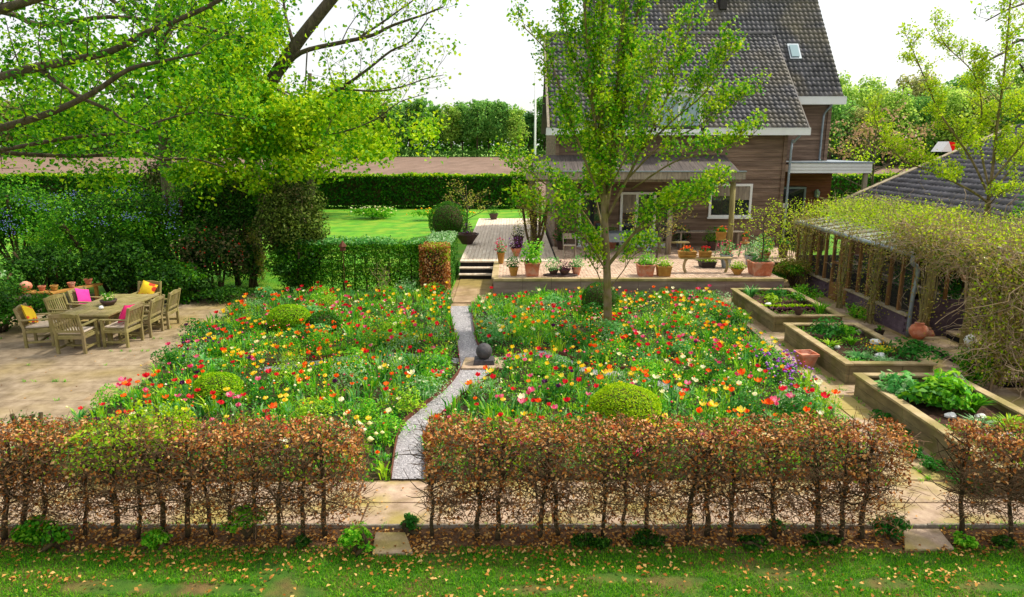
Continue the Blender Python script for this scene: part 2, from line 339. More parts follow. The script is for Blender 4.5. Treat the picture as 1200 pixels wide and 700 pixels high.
sheet('left_bed_soil', BED_L, .022, M['bedsoil'], 'soil of the left tulip bed')
sheet('right_bed_soil', BED_R, .02, M['bedsoil'], 'soil of the right tulip bed')
gp = smoothpts([((a[0] + b[0]) / 2, (a[1] + b[1]) / 2, 0) for a, b in zip(GL, GR)], 4)
def strip(center, wid):
    c = np.array(center)[:, :2]; t = np.gradient(c, axis=0); t = unit(t); n = np.stack([-t[:, 1], t[:, 0]], 1)
    return c + n * wid / 2, c - n * wid / 2
def strip_sheet(name, c, wid, z, m, label):
    a, b = strip(c, wid); V = np.concatenate([a, b]); k = len(a); V = np.column_stack([V, np.full(len(V), z)])
    i = np.arange(k - 1); o = npmesh(name, V, np.stack([i, i + 1, i + 1 + k, i + k], 1)[:, ::-1], m); 
    if o.data.polygons[0].normal.z < 0: o.data.flip_normals()
    return tag(o, label, kind='structure')
GPOLY = GL + GR[::-1]
sheet('gravel_path', GPOLY, .028, M['gravel'], 'pale grey gravel path winding between the tulip beds')
side = {'l': smoothpts([P2(548, 426) + (0,), P2(500, 420) + (0,), P2(450, 417) + (0,), P2(400, 422) + (0,), P2(350, 430) + (0,), P2(310, 434) + (0,)], 4),
        'r': smoothpts([P2(578, 424) + (0,), P2(615, 418) + (0,), P2(645, 415) + (0,), P2(668, 428) + (0,), P2(700, 438) + (0,), P2(750, 442) + (0,), P2(800, 462) + (0,)], 4)}
strip_sheet('gravel_side_path', side['l'], .3, .024, M['gravel'], 'narrow gravel path running left from the stone ball')
strip_sheet('gravel_side_path', side['r'], .3, .026, M['gravel'], 'narrow gravel path running right from the stone ball')
def edging(pts, label):
    c = smoothpts([(x, y, .0) for x, y in pts], 5); mb = MB()
    for a, b in zip(c[:-1], c[1:]): mb.beam((a[0], a[1], .05), (b[0], b[1], .05), .014, .12)
    return tag(mb.build('path_edging', M['corten']), label, 'edging')
edging(GL, 'rusty steel edging along the left side of the gravel path')
edging(GR[:6], 'rusty steel edging along the right of the gravel path, in front of the ball')
edging(GR[6:], 'rusty steel edging along the right of the gravel path, behind the ball')
a_, b_ = strip(side['l'], .34); edging([tuple(p) for p in (b_ if b_[3][1] > a_[3][1] else a_)[3::4]], 'rusty steel edging behind the left gravel side path')
a_, b_ = strip(side['r'], .34); edging([tuple(p) for p in (b_ if b_[3][1] > a_[3][1] else a_)[3::4]], 'rusty steel edging behind the right gravel side path')
# loose gravel
rng = np.random.default_rng(3)
q = scatter(GPOLY, 7500, rng)
for k in ('l', 'r'):
    c = side[k][:, :2]; idx = rng.integers(0, len(c) - 1, 1100); t = rng.uniform(0, 1, (1100, 1)); q = np.concatenate([q, c[idx] * (1 - t) + c[idx + 1] * t + rng.uniform(-.12, .12, (1100, 2))])
oc = np.array([(1, 0, 0), (0, 1, 0), (-1, 0, 0), (0, -1, 0), (0, 0, .7)]); sz = rng.uniform(.008, .019, (len(q), 1, 1)); an = rng.uniform(0, 6.3, len(q))
ro = np.stack([np.stack([np.cos(an), -np.sin(an), an * 0], 1), np.stack([np.sin(an), np.cos(an), an * 0], 1), np.stack([an * 0, an * 0, an * 0 + 1], 1)], 1)
V = np.einsum('nij,kj->nki', ro, oc) * sz + np.column_stack([q, np.full(len(q), .03)])[:, None, :]
b = np.arange(len(q))[:, None] * 5
F = np.concatenate([b + np.array([[i, (i + 1) % 4, 4]]) for i in range(4)])
tag(npmesh('gravel', V.reshape(-1, 3), F, M['stone']), 'loose pale gravel stones on the winding path', 'gravel', kind='stuff')
# ---------------------------------------------------------------- stone slabs of the front path
sheet('slab_bedding', [(-12, 7.45), (12, 7.45), (12, 8.555), (-12, 8.555)], .0035, M['earth'])
fp = thing('slab_path', 'sandy stone slab path running across behind the beech hedge', None, (0, 8, 0)); fp['kind'] = 'structure'
rng = np.random.default_rng(5)
for row, (y0, y1) in enumerate(((7.455, 7.985), (8.0, 8.55))):
    x = -12.0 + row * .37
    while x < 12:
        wd = rng.choice([1.15, 1.4, 1.75, .95]); j = rng.uniform(-.006, .006)
        x1 = x + wd
        mb = MB(); mb.hexa([(x + .008, y0, 0), (x1 - .008, y0, 0), (x1 - .008 + j, y1, 0), (x + .008 + j, y1, 0), (x + .014, y0 + .006, .014), (x1 - .018, y0 + .006, .014), (x1 - .018 + j, y1 - .006, .014), (x + .018 + j, y1 - .006, .014)])
        mb.build('slab', M['slab'], fp, bevel=.006); x = x1
gp2 = thing('garden_paving', 'sandy stone slabs of the path around the raised beds', None, (7, 14, 0)); gp2['kind'] = 'structure'
for (xa, xb, ya, yb, sx, sy) in ((6.16, 8.2, 15.58, 16.2, .7, .6), (6.16, 8.2, 11.98, 12.44, .7, .46), (8.22, 9.32, 8.6, 20.1, .55, .9), (5.16, 5.72, 8.6, 11.6, .56, .8), (5.74, 6.2, 8.6, 20.0, .46, .8)):
    x = xa
    while x < xb - .1:
        y = ya + rng.uniform(-.3, 0)
        while y < yb - .05:
            a0, a1 = max(ya, y), min(yb, y + sy * rng.uniform(.9, 1.2)); x1 = min(xb, x + sx)
            if a1 - a0 > .08: mb = MB(); tl_ = rng.uniform(-.002, .003); mb.box(x + .006, x1 - .006, a0 + .006, a1 - .006, 0, .016 + tl_); mb.build('slab', M['slab'], gp2, bevel=.004)
            y = a1
        x += sx
tc_ = thing('terrace_paving', 'large worn sandy slabs of the left terrace', None, (-10, 14, 0)); tc_['kind'] = 'structure'
y = 8.6; k = 0
while y < 20.6:
    x = -14.8 - (k % 2) * .45; y1 = y + 1.0
    while x < -6.2:
        x1 = x + 1.25
        if not inpoly(np.array([[(x + x1) / 2 + .35, (y + y1) / 2]]), BED_L)[0]: mb = MB(); t_ = rng.uniform(-.0015, .0015); mb.box(x + .003, x1 - .003, y + .003, y1 - .003, 0, .006 + t_); mb.build('slab', M['terrace'], tc_, bevel=.004)
        x = x1
    y = y1; k += 1
kb = thing('path_kerb', 'thin dark kerb line between the slab path and the earth strip', 'kerb', (0, 7.42, 0))
for i in range(24):
    mb = MB(); mb.box(-12 + i + .004, -11 + i - .004, 7.405, 7.44, -.03, .045 + .004 * math.sin(i * 2.3)); mb.build('kerb_stone', M['post'], kb, bevel=.004)
for (u0, u1, v0, v1, lab) in ((434, 484, 626, 651, 'stepping slab in the lawn edge at the hedge gap, before the gravel path'), (1058, 1118, 622, 646, 'stepping slab in the lawn edge at the right hedge gap')):
    p = [at(u0 + 2, v1), at(u1, v1 - 1), at(u1 - 9 if u0 < 600 else u1 - 18, v0), at(u0 + 6 if u0 < 600 else u0, v0)]
    mb = MB(); mb.hexa([(x, y, -.02) for x, y, _ in p] + [(x, y, .028) for x, y, _ in p]); tag(mb.build('stepping_slab', M['slab'], bevel=.01), lab, 'paving slab')
# slab landing from steps to gravel
p = [P2(526, 357), P2(553, 357), P2(575, 330), P2(540, 330)]
mb = MB(); mb.hexa([(-1.72, 19.35, 0), (-.72, 19.35, 0), (-.62, 22.85, 0), (-1.76, 22.85, 0), (-1.72, 19.35, .035), (-.72, 19.35, .035), (-.62, 22.85, .035), (-1.76, 22.85, .035)])
tag(mb.build('landing', M['sand']), 'sandy landing at the foot of the deck steps', kind='structure')
# ================================================================ DECK, PATIO, STEPS
HZ = .55
mb = MB(); mb.box(-1.8, 1.55, 23.55, 37.7, 0, HZ - .035); mb.box(1.55, 10.6, 23.4, 27, 0, HZ - .035); mb.box(-.5, 8.2, 20.4, 23.4, 0, HZ - .035)
tag(mb.build('patio_base', M['dark']), 'solid base under the raised patio', kind='structure')
dk = thing('wooden_deck', 'bleached wooden deck left of the house at the top of the steps', 'deck', (0, 30, HZ))
rng = np.random.default_rng(8); x = -1.82
while x < 1.5:
    y = 23.46; first = True
    while y < 37.7:
        ln = rng.uniform(1.2, 4.2) if first else 4.0; first = False; y1 = min(37.7, y + ln)
        mb = MB(); mb.box(x + .005, x + .135, y + .003, y1 - .003, HZ - .03, HZ + rng.uniform(-.002, .002)); mb.build('plank', M['deckwood'], dk); y = y1
    x += .14
pv = thing('patio_paving', 'raised patio floor of pale pink pavers before the house', None, (4, 22, HZ)); pv['kind'] = 'structure'
C = []; 
for ix in range(0, 45):
    for iy in range(0, 68):
        xx = -.5 + ix * .2 + (iy % 2) * .1; yy = 20.5 + iy * .1
        if yy > 23.35 and (xx < 1.62 or yy > 26.95): continue
        if xx > 8.15 and yy < 23.3: continue
        C.append((xx, yy))
for ix in range(43, 56):
    for iy in range(29, 65): C.append((-.5 + ix * .2 + (iy % 2) * .1, 20.5 + iy * .1))
C = np.unique(np.round(np.array(C), 3), axis=0); n = len(C); hz = HZ + rng.uniform(-.004, .003, n)
cx = np.array([-.096, .096, .096, -.096]); cy = np.array([-.046, -.046, .046, .046])
top = np.stack([C[:, :1] + cx, C[:, 1:] + cy, np.repeat(hz[:, None], 4, 1)], 2); bot = top.copy(); bot[:, :, 2] = HZ - .034
V = np.concatenate([bot, top], 1).reshape(-1, 3); b = np.arange(n)[:, None] * 8
F = np.concatenate([b + np.array([[4, 5, 6, 7]])] + [b + np.array([[i, (i + 1) % 4, (i + 1) % 4 + 4, i + 4]]) for i in range(4)])
npmesh('brick', V, F, M['paver'], pv)['kind'] = 'stuff'
rw = thing('retaining_wall', 'long low mauve retaining wall below the patio edge', 'wall', (3.8, 20.3, 0))
for i in range(10):   # wall sections and copings
    x0 = -.56 + i * .88; mb = MB(); mb.box(x0, x0 + .874, 20.28, 20.42, 0, .47); mb.build('wall_panel', M['wall_mauve'], rw)
    mb = MB(); mb.box(x0 - .002, x0 + .872, 20.25, 20.47, .474, HZ + .004); mb.build('coping', M['timber'], rw, bevel=.006)
mb = MB(); mb.box(-.58, -.44, 20.48, 23.4, 0, .47); mb.build('wall_panel', M['wall_mauve'], rw)
mb = MB(); mb.box(-.62, -.42, 20.48, 23.42, .474, HZ + .006); mb.build('coping', M['timber'], rw)
st = thing('garden_steps', 'three pale wooden steps with dark risers leading up to the deck', 'steps', (-1.2, 23.1, 0))
for i in range(3):
    z = HZ / 3 * (i + 1); y = 22.9 + i * .28
    mb = MB(); mb.box(-1.8, -.64, y + .02, y + .34, z - HZ / 3 + .001, z - .045); mb.build('riser', M['dark'], st)
    mb = MB(); mb.box(-1.82, -.63, y, y + .285, z - .043, z + (.002 if i < 2 else .005)); mb.build('tread', M['deckwood'], st, bevel=.006)
# ================================================================ HOUSE
hs = thing('wooden_house', 'tall brown timber-clad house with two steep tiled roofs and white fascias', 'house', (6, 28, 0))
def boards(x0, x1, y, z0, z1, mkey='board', h=.17, parent=hs, holes=()):
    z = z0; k = 0
    while z < z1 - .02:
        zt = min(z1, z + h); xs = [(x0, x1)]
        for (hx0, hx1, hz0, hz1) in holes:
            if zt > hz0 + .02 and z < hz1 - .02:
                xs = [s for a, b in xs for s in ((a, min(b, hx0)), (max(a, hx1), b)) if s[1] - s[0] > .05]
        for a, b in xs:
            cuts = [a, b] if b - a < 4 else [a, a + (b - a) * (.35 + .3 * ((k * 7) % 5) / 5), b]
            for c0, c1 in zip(cuts[:-1], cuts[1:]):
                mb = MB(); mb.hexa([(c0 + .002, y - .035, z + .004), (c1 - .002, y - .035, z + .004), (c1 - .002, y, z + .004), (c0 + .002, y, z + .004), (c0 + .002, y - .016, zt), (c1 - .002, y - .016, zt), (c1 - .002, y, zt), (c0 + .002, y, zt)])
                mb.build('board', M[mkey], parent)
        z = zt; k += 1
FY, FX0, FX1, EZ = 27.0, 1.72, 10.55, 5.05
WIN = (7.72, 9.38, 1.72, 3.02)
mb = MB(); mb.box(FX0, FX1, FY, 29.6, 0, EZ); mb.build('wall', M['board'], hs)
boards(FX0, FX1, FY - .001, .3, EZ, holes=[WIN, (2.6, 3.6, .3, 2.7), (4.2, 6.3, .3, 2.75)])
# gable body of the front part, left side clad
RY, RZ = 30.9, 9.0
mb = MB(); mb.add([(FX0, FY, EZ), (FX0, 34.8, EZ), (FX0, RY, RZ - .15), (FX1 + .4, FY, EZ), (FX1 + .4, 34.8, EZ), (FX1 + .4, RY, RZ - .15)], [(0, 2, 1), (3, 4, 5), (0, 3, 5, 2), (1, 2, 5, 4), (0, 1, 4, 3)]); mb.build('gable', M['board'], hs)
mb = MB(); mb.box(FX0 + .002, 3.2, 29.6, 34.8, 0, EZ); mb.build('wall', M['board'], hs)
def sideboards(x, y0, y1, z0, z1, mk='board', h=.17, d=-1):
    z = z0
    while z < z1 - .02:
        zt = min(z1, z + h); mb = MB(); mb.box(min(x, x + d * .03), max(x, x + d * .03), y0, y1, z + .006, zt); mb.build('board', M[mk], hs); z = zt
sideboards(FX0 - .001, 27, 34.8, .3, EZ)
def tiled_roof(parent, O, U, Vd, W, L, tw=.2, th=.26, mk='tile', cap=True):
    O, U, Vd = np.array(O, float), np.array(U, float), np.array(Vd, float); U /= np.linalg.norm(U); Vd /= np.linalg.norm(Vd); N = np.cross(U, Vd); N *= np.sign(N[2])
    mb = MB(); t = .1; q = [O, O + U * W, O + U * W + Vd * L, O + Vd * L]; mb.hexa([p - N * (t + .03) for p in q] + [p - N * .02 for p in q]); mb.build('roof', M['dark'], parent)
    nu, nv = int(round(W / tw)), int(round(L / th)); tw, th = W / nu, L / nv
    i, j = np.meshgrid(np.arange(nu), np.arange(nv)); i = i.ravel(); j = j.ravel(); n = len(i); rng = np.random.default_rng(2)
    prof = [(0, .0), (.22, .035), (.48, .045), (.7, .01), (1.0, .0)]; k = len(prof)
    wob = rng.uniform(-.006, .006, n); V = []
    for (vv, hh, lip) in ((0, .045, 0), (1.06, .005, 0), (0, .0, 1)):
        for (uu, pz) in prof:
            h = hh + pz * (0.95) + wob if not lip else np.zeros(n) + pz * .3
            V.append(O + np.outer((i + uu) * tw, U) + np.outer((j + vv) * th, Vd) + np.outer(h, N))
    V = np.stack(V, 1).reshape(-1, 3); b = np.arange(n)[:, None] * (3 * k); F = []
    for a in range(k - 1): F.append(b + np.array([[a, a + 1, k + a + 1, k + a]])); F.append(b + np.array([[2 * k + a, 2 * k + a + 1, a + 1, a]]))
    npmesh('roof_tiles', V, np.concatenate(F), M[mk], parent)['kind'] = 'stuff'
    if cap:
        x = 0
        while x < W - .05:
            x1 = min(W, x + .33); mb = MB(); p0 = O + U * x + Vd * L + N * .01; p1 = O + U * (x1 - .01) + Vd * L + N * .03
            mb.tube([p0, p1], [.1, .11], 8); mb.build('ridge_tile', M[mk], parent); x = x1
e0 = np.array([1.45, 26.52, 5.12]); r0 = np.array([1.45, RY, RZ + .1]); tiled_roof(hs, e0, (1, 0, 0), r0 - e0, 9.72, np.linalg.norm(r0 - e0))
e1 = np.array([3.2, 29.05, 6.42]); r1 = np.array([3.2, 32.5, 10.8]); tiled_roof(hs, e1, (1, 0, 0), r1 - e1, 10.36, np.linalg.norm(r1 - e1))
for (ya, za, yb, zb, x0, x1) in ((34.98, 5.12, RY, RZ + .06, 1.45, 3.3), (35.95, 6.42, 32.5, 10.76, 3.2, 13.56)):   # rear slopes
    mb = MB(); mb.hexa([(x0, ya, za - .1), (x1, ya, za - .1), (x1, yb, zb - .12), (x0, yb, zb - .12), (x0, ya, za), (x1, ya, za), (x1, yb, zb - .02), (x0, yb, zb - .02)]); mb.build('rear_roof', M['tile'], hs)
def fascia(x0, x1, y, z0, z1, deep=.34):
    mb = MB(); mb.box(x0, x1, y, y + .05, z0, z1); mb.box(x0, x1, y + .052, y + deep, z0, z0 + .03); mb.build('fascia', M['white'], hs)
    mb = MB(); mb.box(x0 + .01, x1 - .01, y - .012, y + .04, z1 + .001, z1 + .03); mb.build('gutter', M['white'], hs)
fascia(1.28, 5.33, 26.42, 4.86, 5.10); fascia(7.24, 11.24, 26.42, 4.86, 5.10); fascia(11.26, 13.66, 28.95, 6.12, 6.4)
mb = MB(); mb.box(5.33, 7.24, 26.46, 26.5, 4.86, 4.94); mb.build('fascia', M['white'], hs)
# left verge board
mb = MB(); mb.hexa([(1.33, 26.5, 4.94), (1.42, 26.5, 4.94), (1.42, RY, RZ - .1), (1.33, RY, RZ - .1), (1.33, 26.5, 5.16), (1.42, 26.5, 5.16), (1.42, RY, RZ + .1), (1.33, RY, RZ + .1)]); mb.build('verge_board', M['post'], hs)
mb = MB(); mb.hexa([(11.19, 26.5, 4.94), (11.235, 26.5, 4.94), (11.235, RY, RZ - .1), (11.19, RY, RZ - .1), (11.19, 26.5, 5.13), (11.235, 26.5, 5.13), (11.235, RY, RZ + .08), (11.19, RY, RZ + .08)]); mb.build('verge_board', M['tile'], hs)
# back part
mb = MB(); mb.box(3.21, 13.28, 29.6, 35.4, 0, 6.4); mb.build('wall', M['board'], hs)
mb = MB(); mb.add([(x, y, z) for x in (3.25, 13.27) for y, z in ((29.6, 6.4), (35.4, 6.4), (32.5, 10.55))], [(0, 2, 1), (3, 4, 5), (0, 3, 5, 2), (1, 2, 5, 4)]); mb.build('gable', M['board'], hs)
boards(10.56, 13.28, 29.599, 3.5, 6.38, h=.2)
# corner posts and pipes
for x, y, z0, z1 in ((10.46, 26.9, .3, 5.0), (13.2, 29.5, 3.6, 6.35), (1.68, 26.9, .3, 5.0)):
    mb = MB(); mb.box(x, x + .14, y, y + .12, z0, z1); mb.build('corner_board', M['board'], hs)
def pipe(pts, r=.045, parent=hs, name='downpipe', m='lead'):
    mb = MB(); mb.tube(smoothpts(pts, 4), r, 8); o = mb.build(name, M[m], parent, smooth=True); return o
pipe([(10.9, 26.55, 4.84), (10.75, 26.7, 4.6), (10.7, 26.78, 4.3), (10.7, 26.8, .5)]); pipe([(13.15, 29.1, 6.1), (13.02, 29.4, 5.8), (12.98, 29.42, 5.4), (12.98, 29.42, 3.85)])
mb = MB(); mb.box(10.62, 10.8, 26.86, 27.02, 2.1, 2.25); mb.build('junction_box', M['white'], hs)
# front window
def window(x0, x1, y, z0, z1, mull=(), parent=hs, wd=.09, gm='glass', name='window'):
    fr = MB(); fr.box(x0, x1, y - .09, y, z0, z0 + wd); fr.box(x0, x1, y - .09, y, z1 - wd, z1); fr.box(x0, x0 + wd, y - .088, y, z0 + wd, z1 - wd); fr.box(x1 - wd, x1, y - .088, y, z0 + wd, z1 - wd)
    for mx in mull: fr.box(mx - wd * .55, mx + wd * .55, y - .086, y, z0 + wd, z1 - wd)
    f = fr.build(name, M['white'], parent)
    xs = [x0 + wd] + list(mull) + [x1 - wd]
    for a, b in zip(xs[:-1], xs[1:]): m2 = MB(); m2.box(a, b, y - .05, y - .03, z0 + wd, z1 - wd); m2.build('pane', M[gm], f)
    m2 = MB(); m2.box(x0 - .06, x1 + .06, y - .17, y - .092, z0 - .05, z0); m2.build('sill', M['white'], f); return f
window(WIN[0], WIN[1], FY - .02, WIN[2], WIN[3], mull=(8.62,)); window(4.25, 6.25, FY - .02, .6, 2.7, mull=(4.9, 5.6)); window(2.62, 3.58, FY - .02, .6, 2.68)
for (x0, x1, z0, z1) in ((7.83, 8.55, 2.55, 2.92), (8.69, 9.28, 2.4, 2.92), (4.36, 4.84, 1.9, 2.6)): mb = MB(); mb.box(x0, x1, FY - .085, FY - .072, z0, z1); mb.build('blind', M['post'], hs)
# dormer
mb = MB(); mb.box(5.38, 7.2, 26.62, 28.3, 4.95, 6.45); mb.build('dormer', M['white'], hs)
window(5.45, 7.12, 26.6, 4.98, 6.34, mull=(6.28,), gm='glass_sky', wd=.1)
mb = MB(); mb.box(5.2, 7.38, 26.35, 28.9, 6.46, 6.6); mb.build('dormer_roof', M['white'], hs)
# skylight on the back roof
def onroof(u, v): # point on back slope at photo pixel
    d = np.array(at(u, v, Y=29.05)) - np.array((0, 0, CAM_H)); n = np.cross((1, 0, 0), r1 - e1); n /= np.linalg.norm(n); t = np.dot(e1 - np.array((0, 0, CAM_H)), n) / np.dot(d, n); return np.array((0, 0, CAM_H)) + d * t, n
c0, nn = onroof(930, 62); vd = (r1 - e1) / np.linalg.norm(r1 - e1)
def slab(c, hw, hl, off, th, name, m, parent):
    u = np.array((1, 0, 0.)); q = [c + u * a * hw + vd * b * hl for a, b in ((-1, -1), (1, -1), (1, 1), (-1, 1))]; n_ = nn * np.sign(nn[2])
    mb = MB(); mb.hexa([p + n_ * off for p in q] + [p + n_ * (off + th) for p in q]); return mb.build(name, M[m], parent)
sk = slab(c0, .24, .42, .02, .08, 'skylight', 'lead', hs); slab(c0, .17, .33, .121, .01, 'pane', 'glass_sky', sk)
mb = MB(); mb.box(9.1, 9.4, 31.9, 32.3, 10.3, 11.2); mb.build('chimney_pipe', M['darkmetal'], hs)
# porch with flat white roof
mb = MB(); mb.box(10.9, 14.15, 27.3, 27.36, 3.42, 3.8); mb.box(10.9, 14.15, 27.37, 31, 3.46, 3.74); mb.build('porch_roof', M['white'], hs)
mb = MB(); mb.box(10.85, 14.2, 27.26, 31, 3.801, 3.85); mb.build('porch_roof_edge', M['lead'], hs)
for i in range(2): mb = MB(); mb.box(10.9, 14.13, 27.29 - .001 * i, 27.299, 3.53 + .12 * i, 3.54 + .12 * i); mb.build('fascia_groove', M['post'], hs)
boards(10.62, 13.62, 29.5, 0, 3.44, 'board2', h=.2, holes=[(11.3, 12.55, 0, 2.75)]); mb = MB(); mb.box(13.3, 13.62, 29.5, 33, 0, 3.44); mb.build('wall', M['board2'], hs)
fr = MB(); fr.box(11.3, 11.38, 29.42, 29.5, 0, 2.75); fr.box(12.47, 12.55, 29.42, 29.5, 0, 2.75); fr.box(11.38, 12.47, 29.42, 29.5, 2.67, 2.75); d_ = fr.build('door', M['lead'], hs)
mb = MB(); mb.box(11.38, 12.47, 29.45, 29.49, .02, 2.67); mb.build('pane', M['glass'], d_)
for i in range(4): mb = MB(); mb.box(11.38, 12.47, 29.435, 29.449, .6 + .5 * i, .63 + .5 * i); mb.build('glazing_bar', M['darkmetal'], d_)
mb = MB(); mb.box(13.93, 14.08, 27.4, 27.55, 0, 3.44); mb.build('porch_post', M['post'], hs)
lp = MB(); lp.lathe((12.98, 29.34, 2.3), [(.05, 0), (.1, .04), (.12, .22), (.13, .24), (.04, .36)], 8); lp.box(12.95, 13.01, 29.34, 29.47, 2.5, 2.54); lp.build('wall_lamp', M['zinc'], hs)
# veranda canopy
vn = thing('veranda', 'wooden veranda canopy on rough posts in front of the house wall', 'veranda', (4.4, 25, HZ))
CV0, CV1 = np.array([.62, 24.75, 3.42]), np.array([.62, 26.93, 4.08])
for i in range(38):
    x0 = .62 + i * .2; mb = MB(); mb.hexa([(x0 + .004, CV0[1], CV0[2] + .03), (x0 + .196, CV0[1], CV0[2] + .03), (x0 + .196, CV1[1], CV1[2]), (x0 + .004, CV1[1], CV1[2]), (x0 + .004, CV0[1], CV0[2] + .07), (x0 + .196, CV0[1], CV0[2] + .07), (x0 + .196, CV1[1], CV1[2] + .04), (x0 + .004, CV1[1], CV1[2] + .04)])
    mb.build('roof_board', M['canopy'], vn)
mb = MB(); mb.box(.5, 8.32, 24.66, 24.72, 3.3, 3.56); mb.build('fascia', M['post'], vn); mb = MB(); mb.box(.48, 8.34, 24.62, 24.78, 3.562, 3.6); mb.build('roof_edge', M['lead'], vn)
mb = MB(); mb.box(.6, 8.25, 24.9, 25.06, 3.2, 3.4); mb.build('beam', M['post'], vn)
for x in (.75, 3.35, 5.75, 8.0):
    mb = MB(); mb.tube([(x, 24.98, HZ), (x + .02, 24.98, 1.6), (x - .01, 24.98, 3.2)], [.11, .1, .1], 10); mb.build('post', M['mosspost'] if x > 7 else M['post'], vn, smooth=True)
for i in range(6): x = .9 + i * 1.4; mb = MB(); mb.beam((x, 24.98, 3.43), (x, 26.9, 4.03), .08, .12); mb.build('rafter', M['board2'], vn)
PR0 = np.random.default_rng(70)
def bushy(name, c, r, n, key, L, rng, parent, W=.55, hemi=True, up=.5, lump=.25, thick=.6, smooth=False):
    P, N = shell(c, r, n, rng, lump=lump, hemi=hemi, thick=thick); V, F = leaves(P, N, L, W, rng, up=up)
    return npmesh(name, V, F, LM[key] if isinstance(key, str) else key, parent)
# ================================================================ OUTBUILDING (tiled shed) AND LEAN-TO GREENHOUSE
ob = thing('outbuilding', 'low outbuilding under a dark ribbed tile roof right of the house', 'outbuilding', (16, 20, 0))
BX, BZ = 12.85, 2.22; BY0, BY1 = 8.0, 27.1; TX, TZ = 19.4, 5.15
mb = MB(); mb.box(13.15, 25.6, BY0 + .2, BY1 - .25, 0, 2.3); mb.build('wall', M['board2'], ob)
mb = MB(); mb.add([(x, y, z) for y in (BY0 + .2, BY1 - .25) for x, z in ((13.15, 2.3), (25.6, 2.3), (TX, TZ - .2))], [(0, 2, 1), (3, 4, 5), (0, 3, 5, 2), (1, 2, 5, 4)]); mb.build('gable', M['board2'], ob)
o0 = np.array([BX, BY1, BZ]); tiled_roof(ob, o0, (0, -1, 0), (TX - BX, 0, TZ - BZ), BY1 - BY0, math.hypot(TX - BX, TZ - BZ), tw=.24, th=.36, mk='tile2')
o1 = np.array([25.95, BY0, BZ]); mb = MB(); mb.hexa([(25.95, BY0, BZ - .1), (25.95, BY1, BZ - .1), (TX, BY1, TZ - .12), (TX, BY0, TZ - .12), (25.95, BY0, BZ), (25.95, BY1, BZ), (TX, BY1, TZ - .02), (TX, BY0, TZ - .02)]); mb.build('rear_roof', M['tile2'], ob)
n_ = 20
for i in range(n_):   # pale verge tiles along the far gable
    a = i / n_; b = (i + .97) / n_; mb = MB(); mb.beam((BX + (TX - BX) * a, BY1 + .04, BZ + .03 + (TZ - BZ) * a), (BX + (TX - BX) * b, BY1 + .04, BZ + .05 + (TZ - BZ) * b), .26, .13); mb.build('verge_tile', M['mossy'], ob)
for i in range(6): mb = MB(); y = BY1 - i * 3.2; mb.tube([(BX - .08, y, BZ - .03), (BX - .08, max(BY0, y - 3.19), BZ - .03)], .07, 8); mb.build('gutter', M['darkmetal'], ob, smooth=True)
gh = thing('greenhouse', 'long low lean-to greenhouse with brown timber frames on a mauve brick plinth', 'greenhouse', (10.5, 19, 0))
GX, GY0, GY1, GZ = 9.55, 15.9, 22.6, 2.0
DOOR = (19.0, 20.1)
for r in range(6):     # plinth bricks, laid in courses
    y = GY0 + (r % 2) * .11
    while y < GY1:
        y1 = min(GY1, y + .22)
        if not (y1 > DOOR[0] and y < DOOR[1]):
            mb = MB(); mb.box(GX - .05, GX + .05, y + .003, y1 - .004, r * .078, r * .078 + .072); mb.build('brick', M['plinth'], gh)
        y = y1
for a, b in ((GY0, DOOR[0]), (DOOR[1], GY1)):
    mb = MB(); mb.box(GX - .02, GX + .04, a, b, 0, .46); mb.build('plinth_core', M['plinth'], gh)
    mb = MB(); mb.box(GX - .09, GX + .07, a, b, .472, .52); mb.build('sill', M['mossy'], gh)
y = GY0; k = 0
while y < GY1 + .01:
    if not (DOOR[0] + .1 < y < DOOR[1] - .1):
        mb = MB(); mb.box(GX - .035, GX + .045, y - .035, y + .035, .52 if not (abs(y - DOOR[0]) < .1 or abs(y - DOOR[1]) < .1) else .0, GZ - .06); mb.build('mullion', M['frame'], gh)
    y2 = y + .516
    if y2 < GY1 + .1 and not (y2 > DOOR[0] + .1 and y < DOOR[1] - .1):
        mb = MB(); mb.box(GX, GX + .008, y + .04, y2 - .04, .53, GZ - .07); mb.build('pane', M['pane'], gh)
    y = y2
for y in (DOOR[0] + .02, DOOR[0] + .56):
    fr = MB(); fr.box(GX - .04, GX + .04, y, y + .07, .02, 1.9); fr.box(GX - .04, GX + .04, y + .43, y + .5, .02, 1.9); fr.box(GX - .038, GX + .038, y + .07, y + .43, .02, .5); fr.box(GX - .038, GX + .038, y + .07, y + .43, 1.82, 1.9); fr.box(GX - .036, GX + .036, y + .07, y + .43, 1.1, 1.15)
    d_ = fr.build('door', M['frame'], gh); mb = MB(); mb.box(GX, GX + .008, y + .07, y + .43, .5, 1.82); mb.build('pane', M['pane'], d_)
    mb = MB(); mb.box(GX - .08, GX - .041, y + .45, y + .47, .95, 1.1); mb.build('handle', M['zinc'], d_)
mb = MB(); mb.box(GX - .05, GX + .06, GY0, GY1, GZ - .058, GZ + .03); mb.build('top_plate', M['frame'], gh)
mb = MB(); mb.tube([(GX - .12, GY0 - .05, GZ - .02), (GX - .12, GY1 + .1, GZ - .0)], .06, 8); mb.build('gutter', M['zinc'], gh, smooth=True)
y = GY0
while y < GY1 - .1:
    mb = MB(); mb.hexa([(GX - .1, y + .02, GZ + .04), (12.2, y + .02, GZ + .38), (12.2, y + .6, GZ + .38), (GX - .1, y + .6, GZ + .04), (GX - .1, y + .02, GZ + .055), (12.2, y + .02, GZ + .395), (12.2, y + .6, GZ + .395), (GX - .1, y + .6, GZ + .055)]); mb.build('roof_pane', M['roofglass'], gh)
    mb = MB(); mb.beam((GX - .1, y, GZ + .05), (12.2, y, GZ + .39), .035, .07); mb.build('glazing_bar', M['post'], gh); y += .615
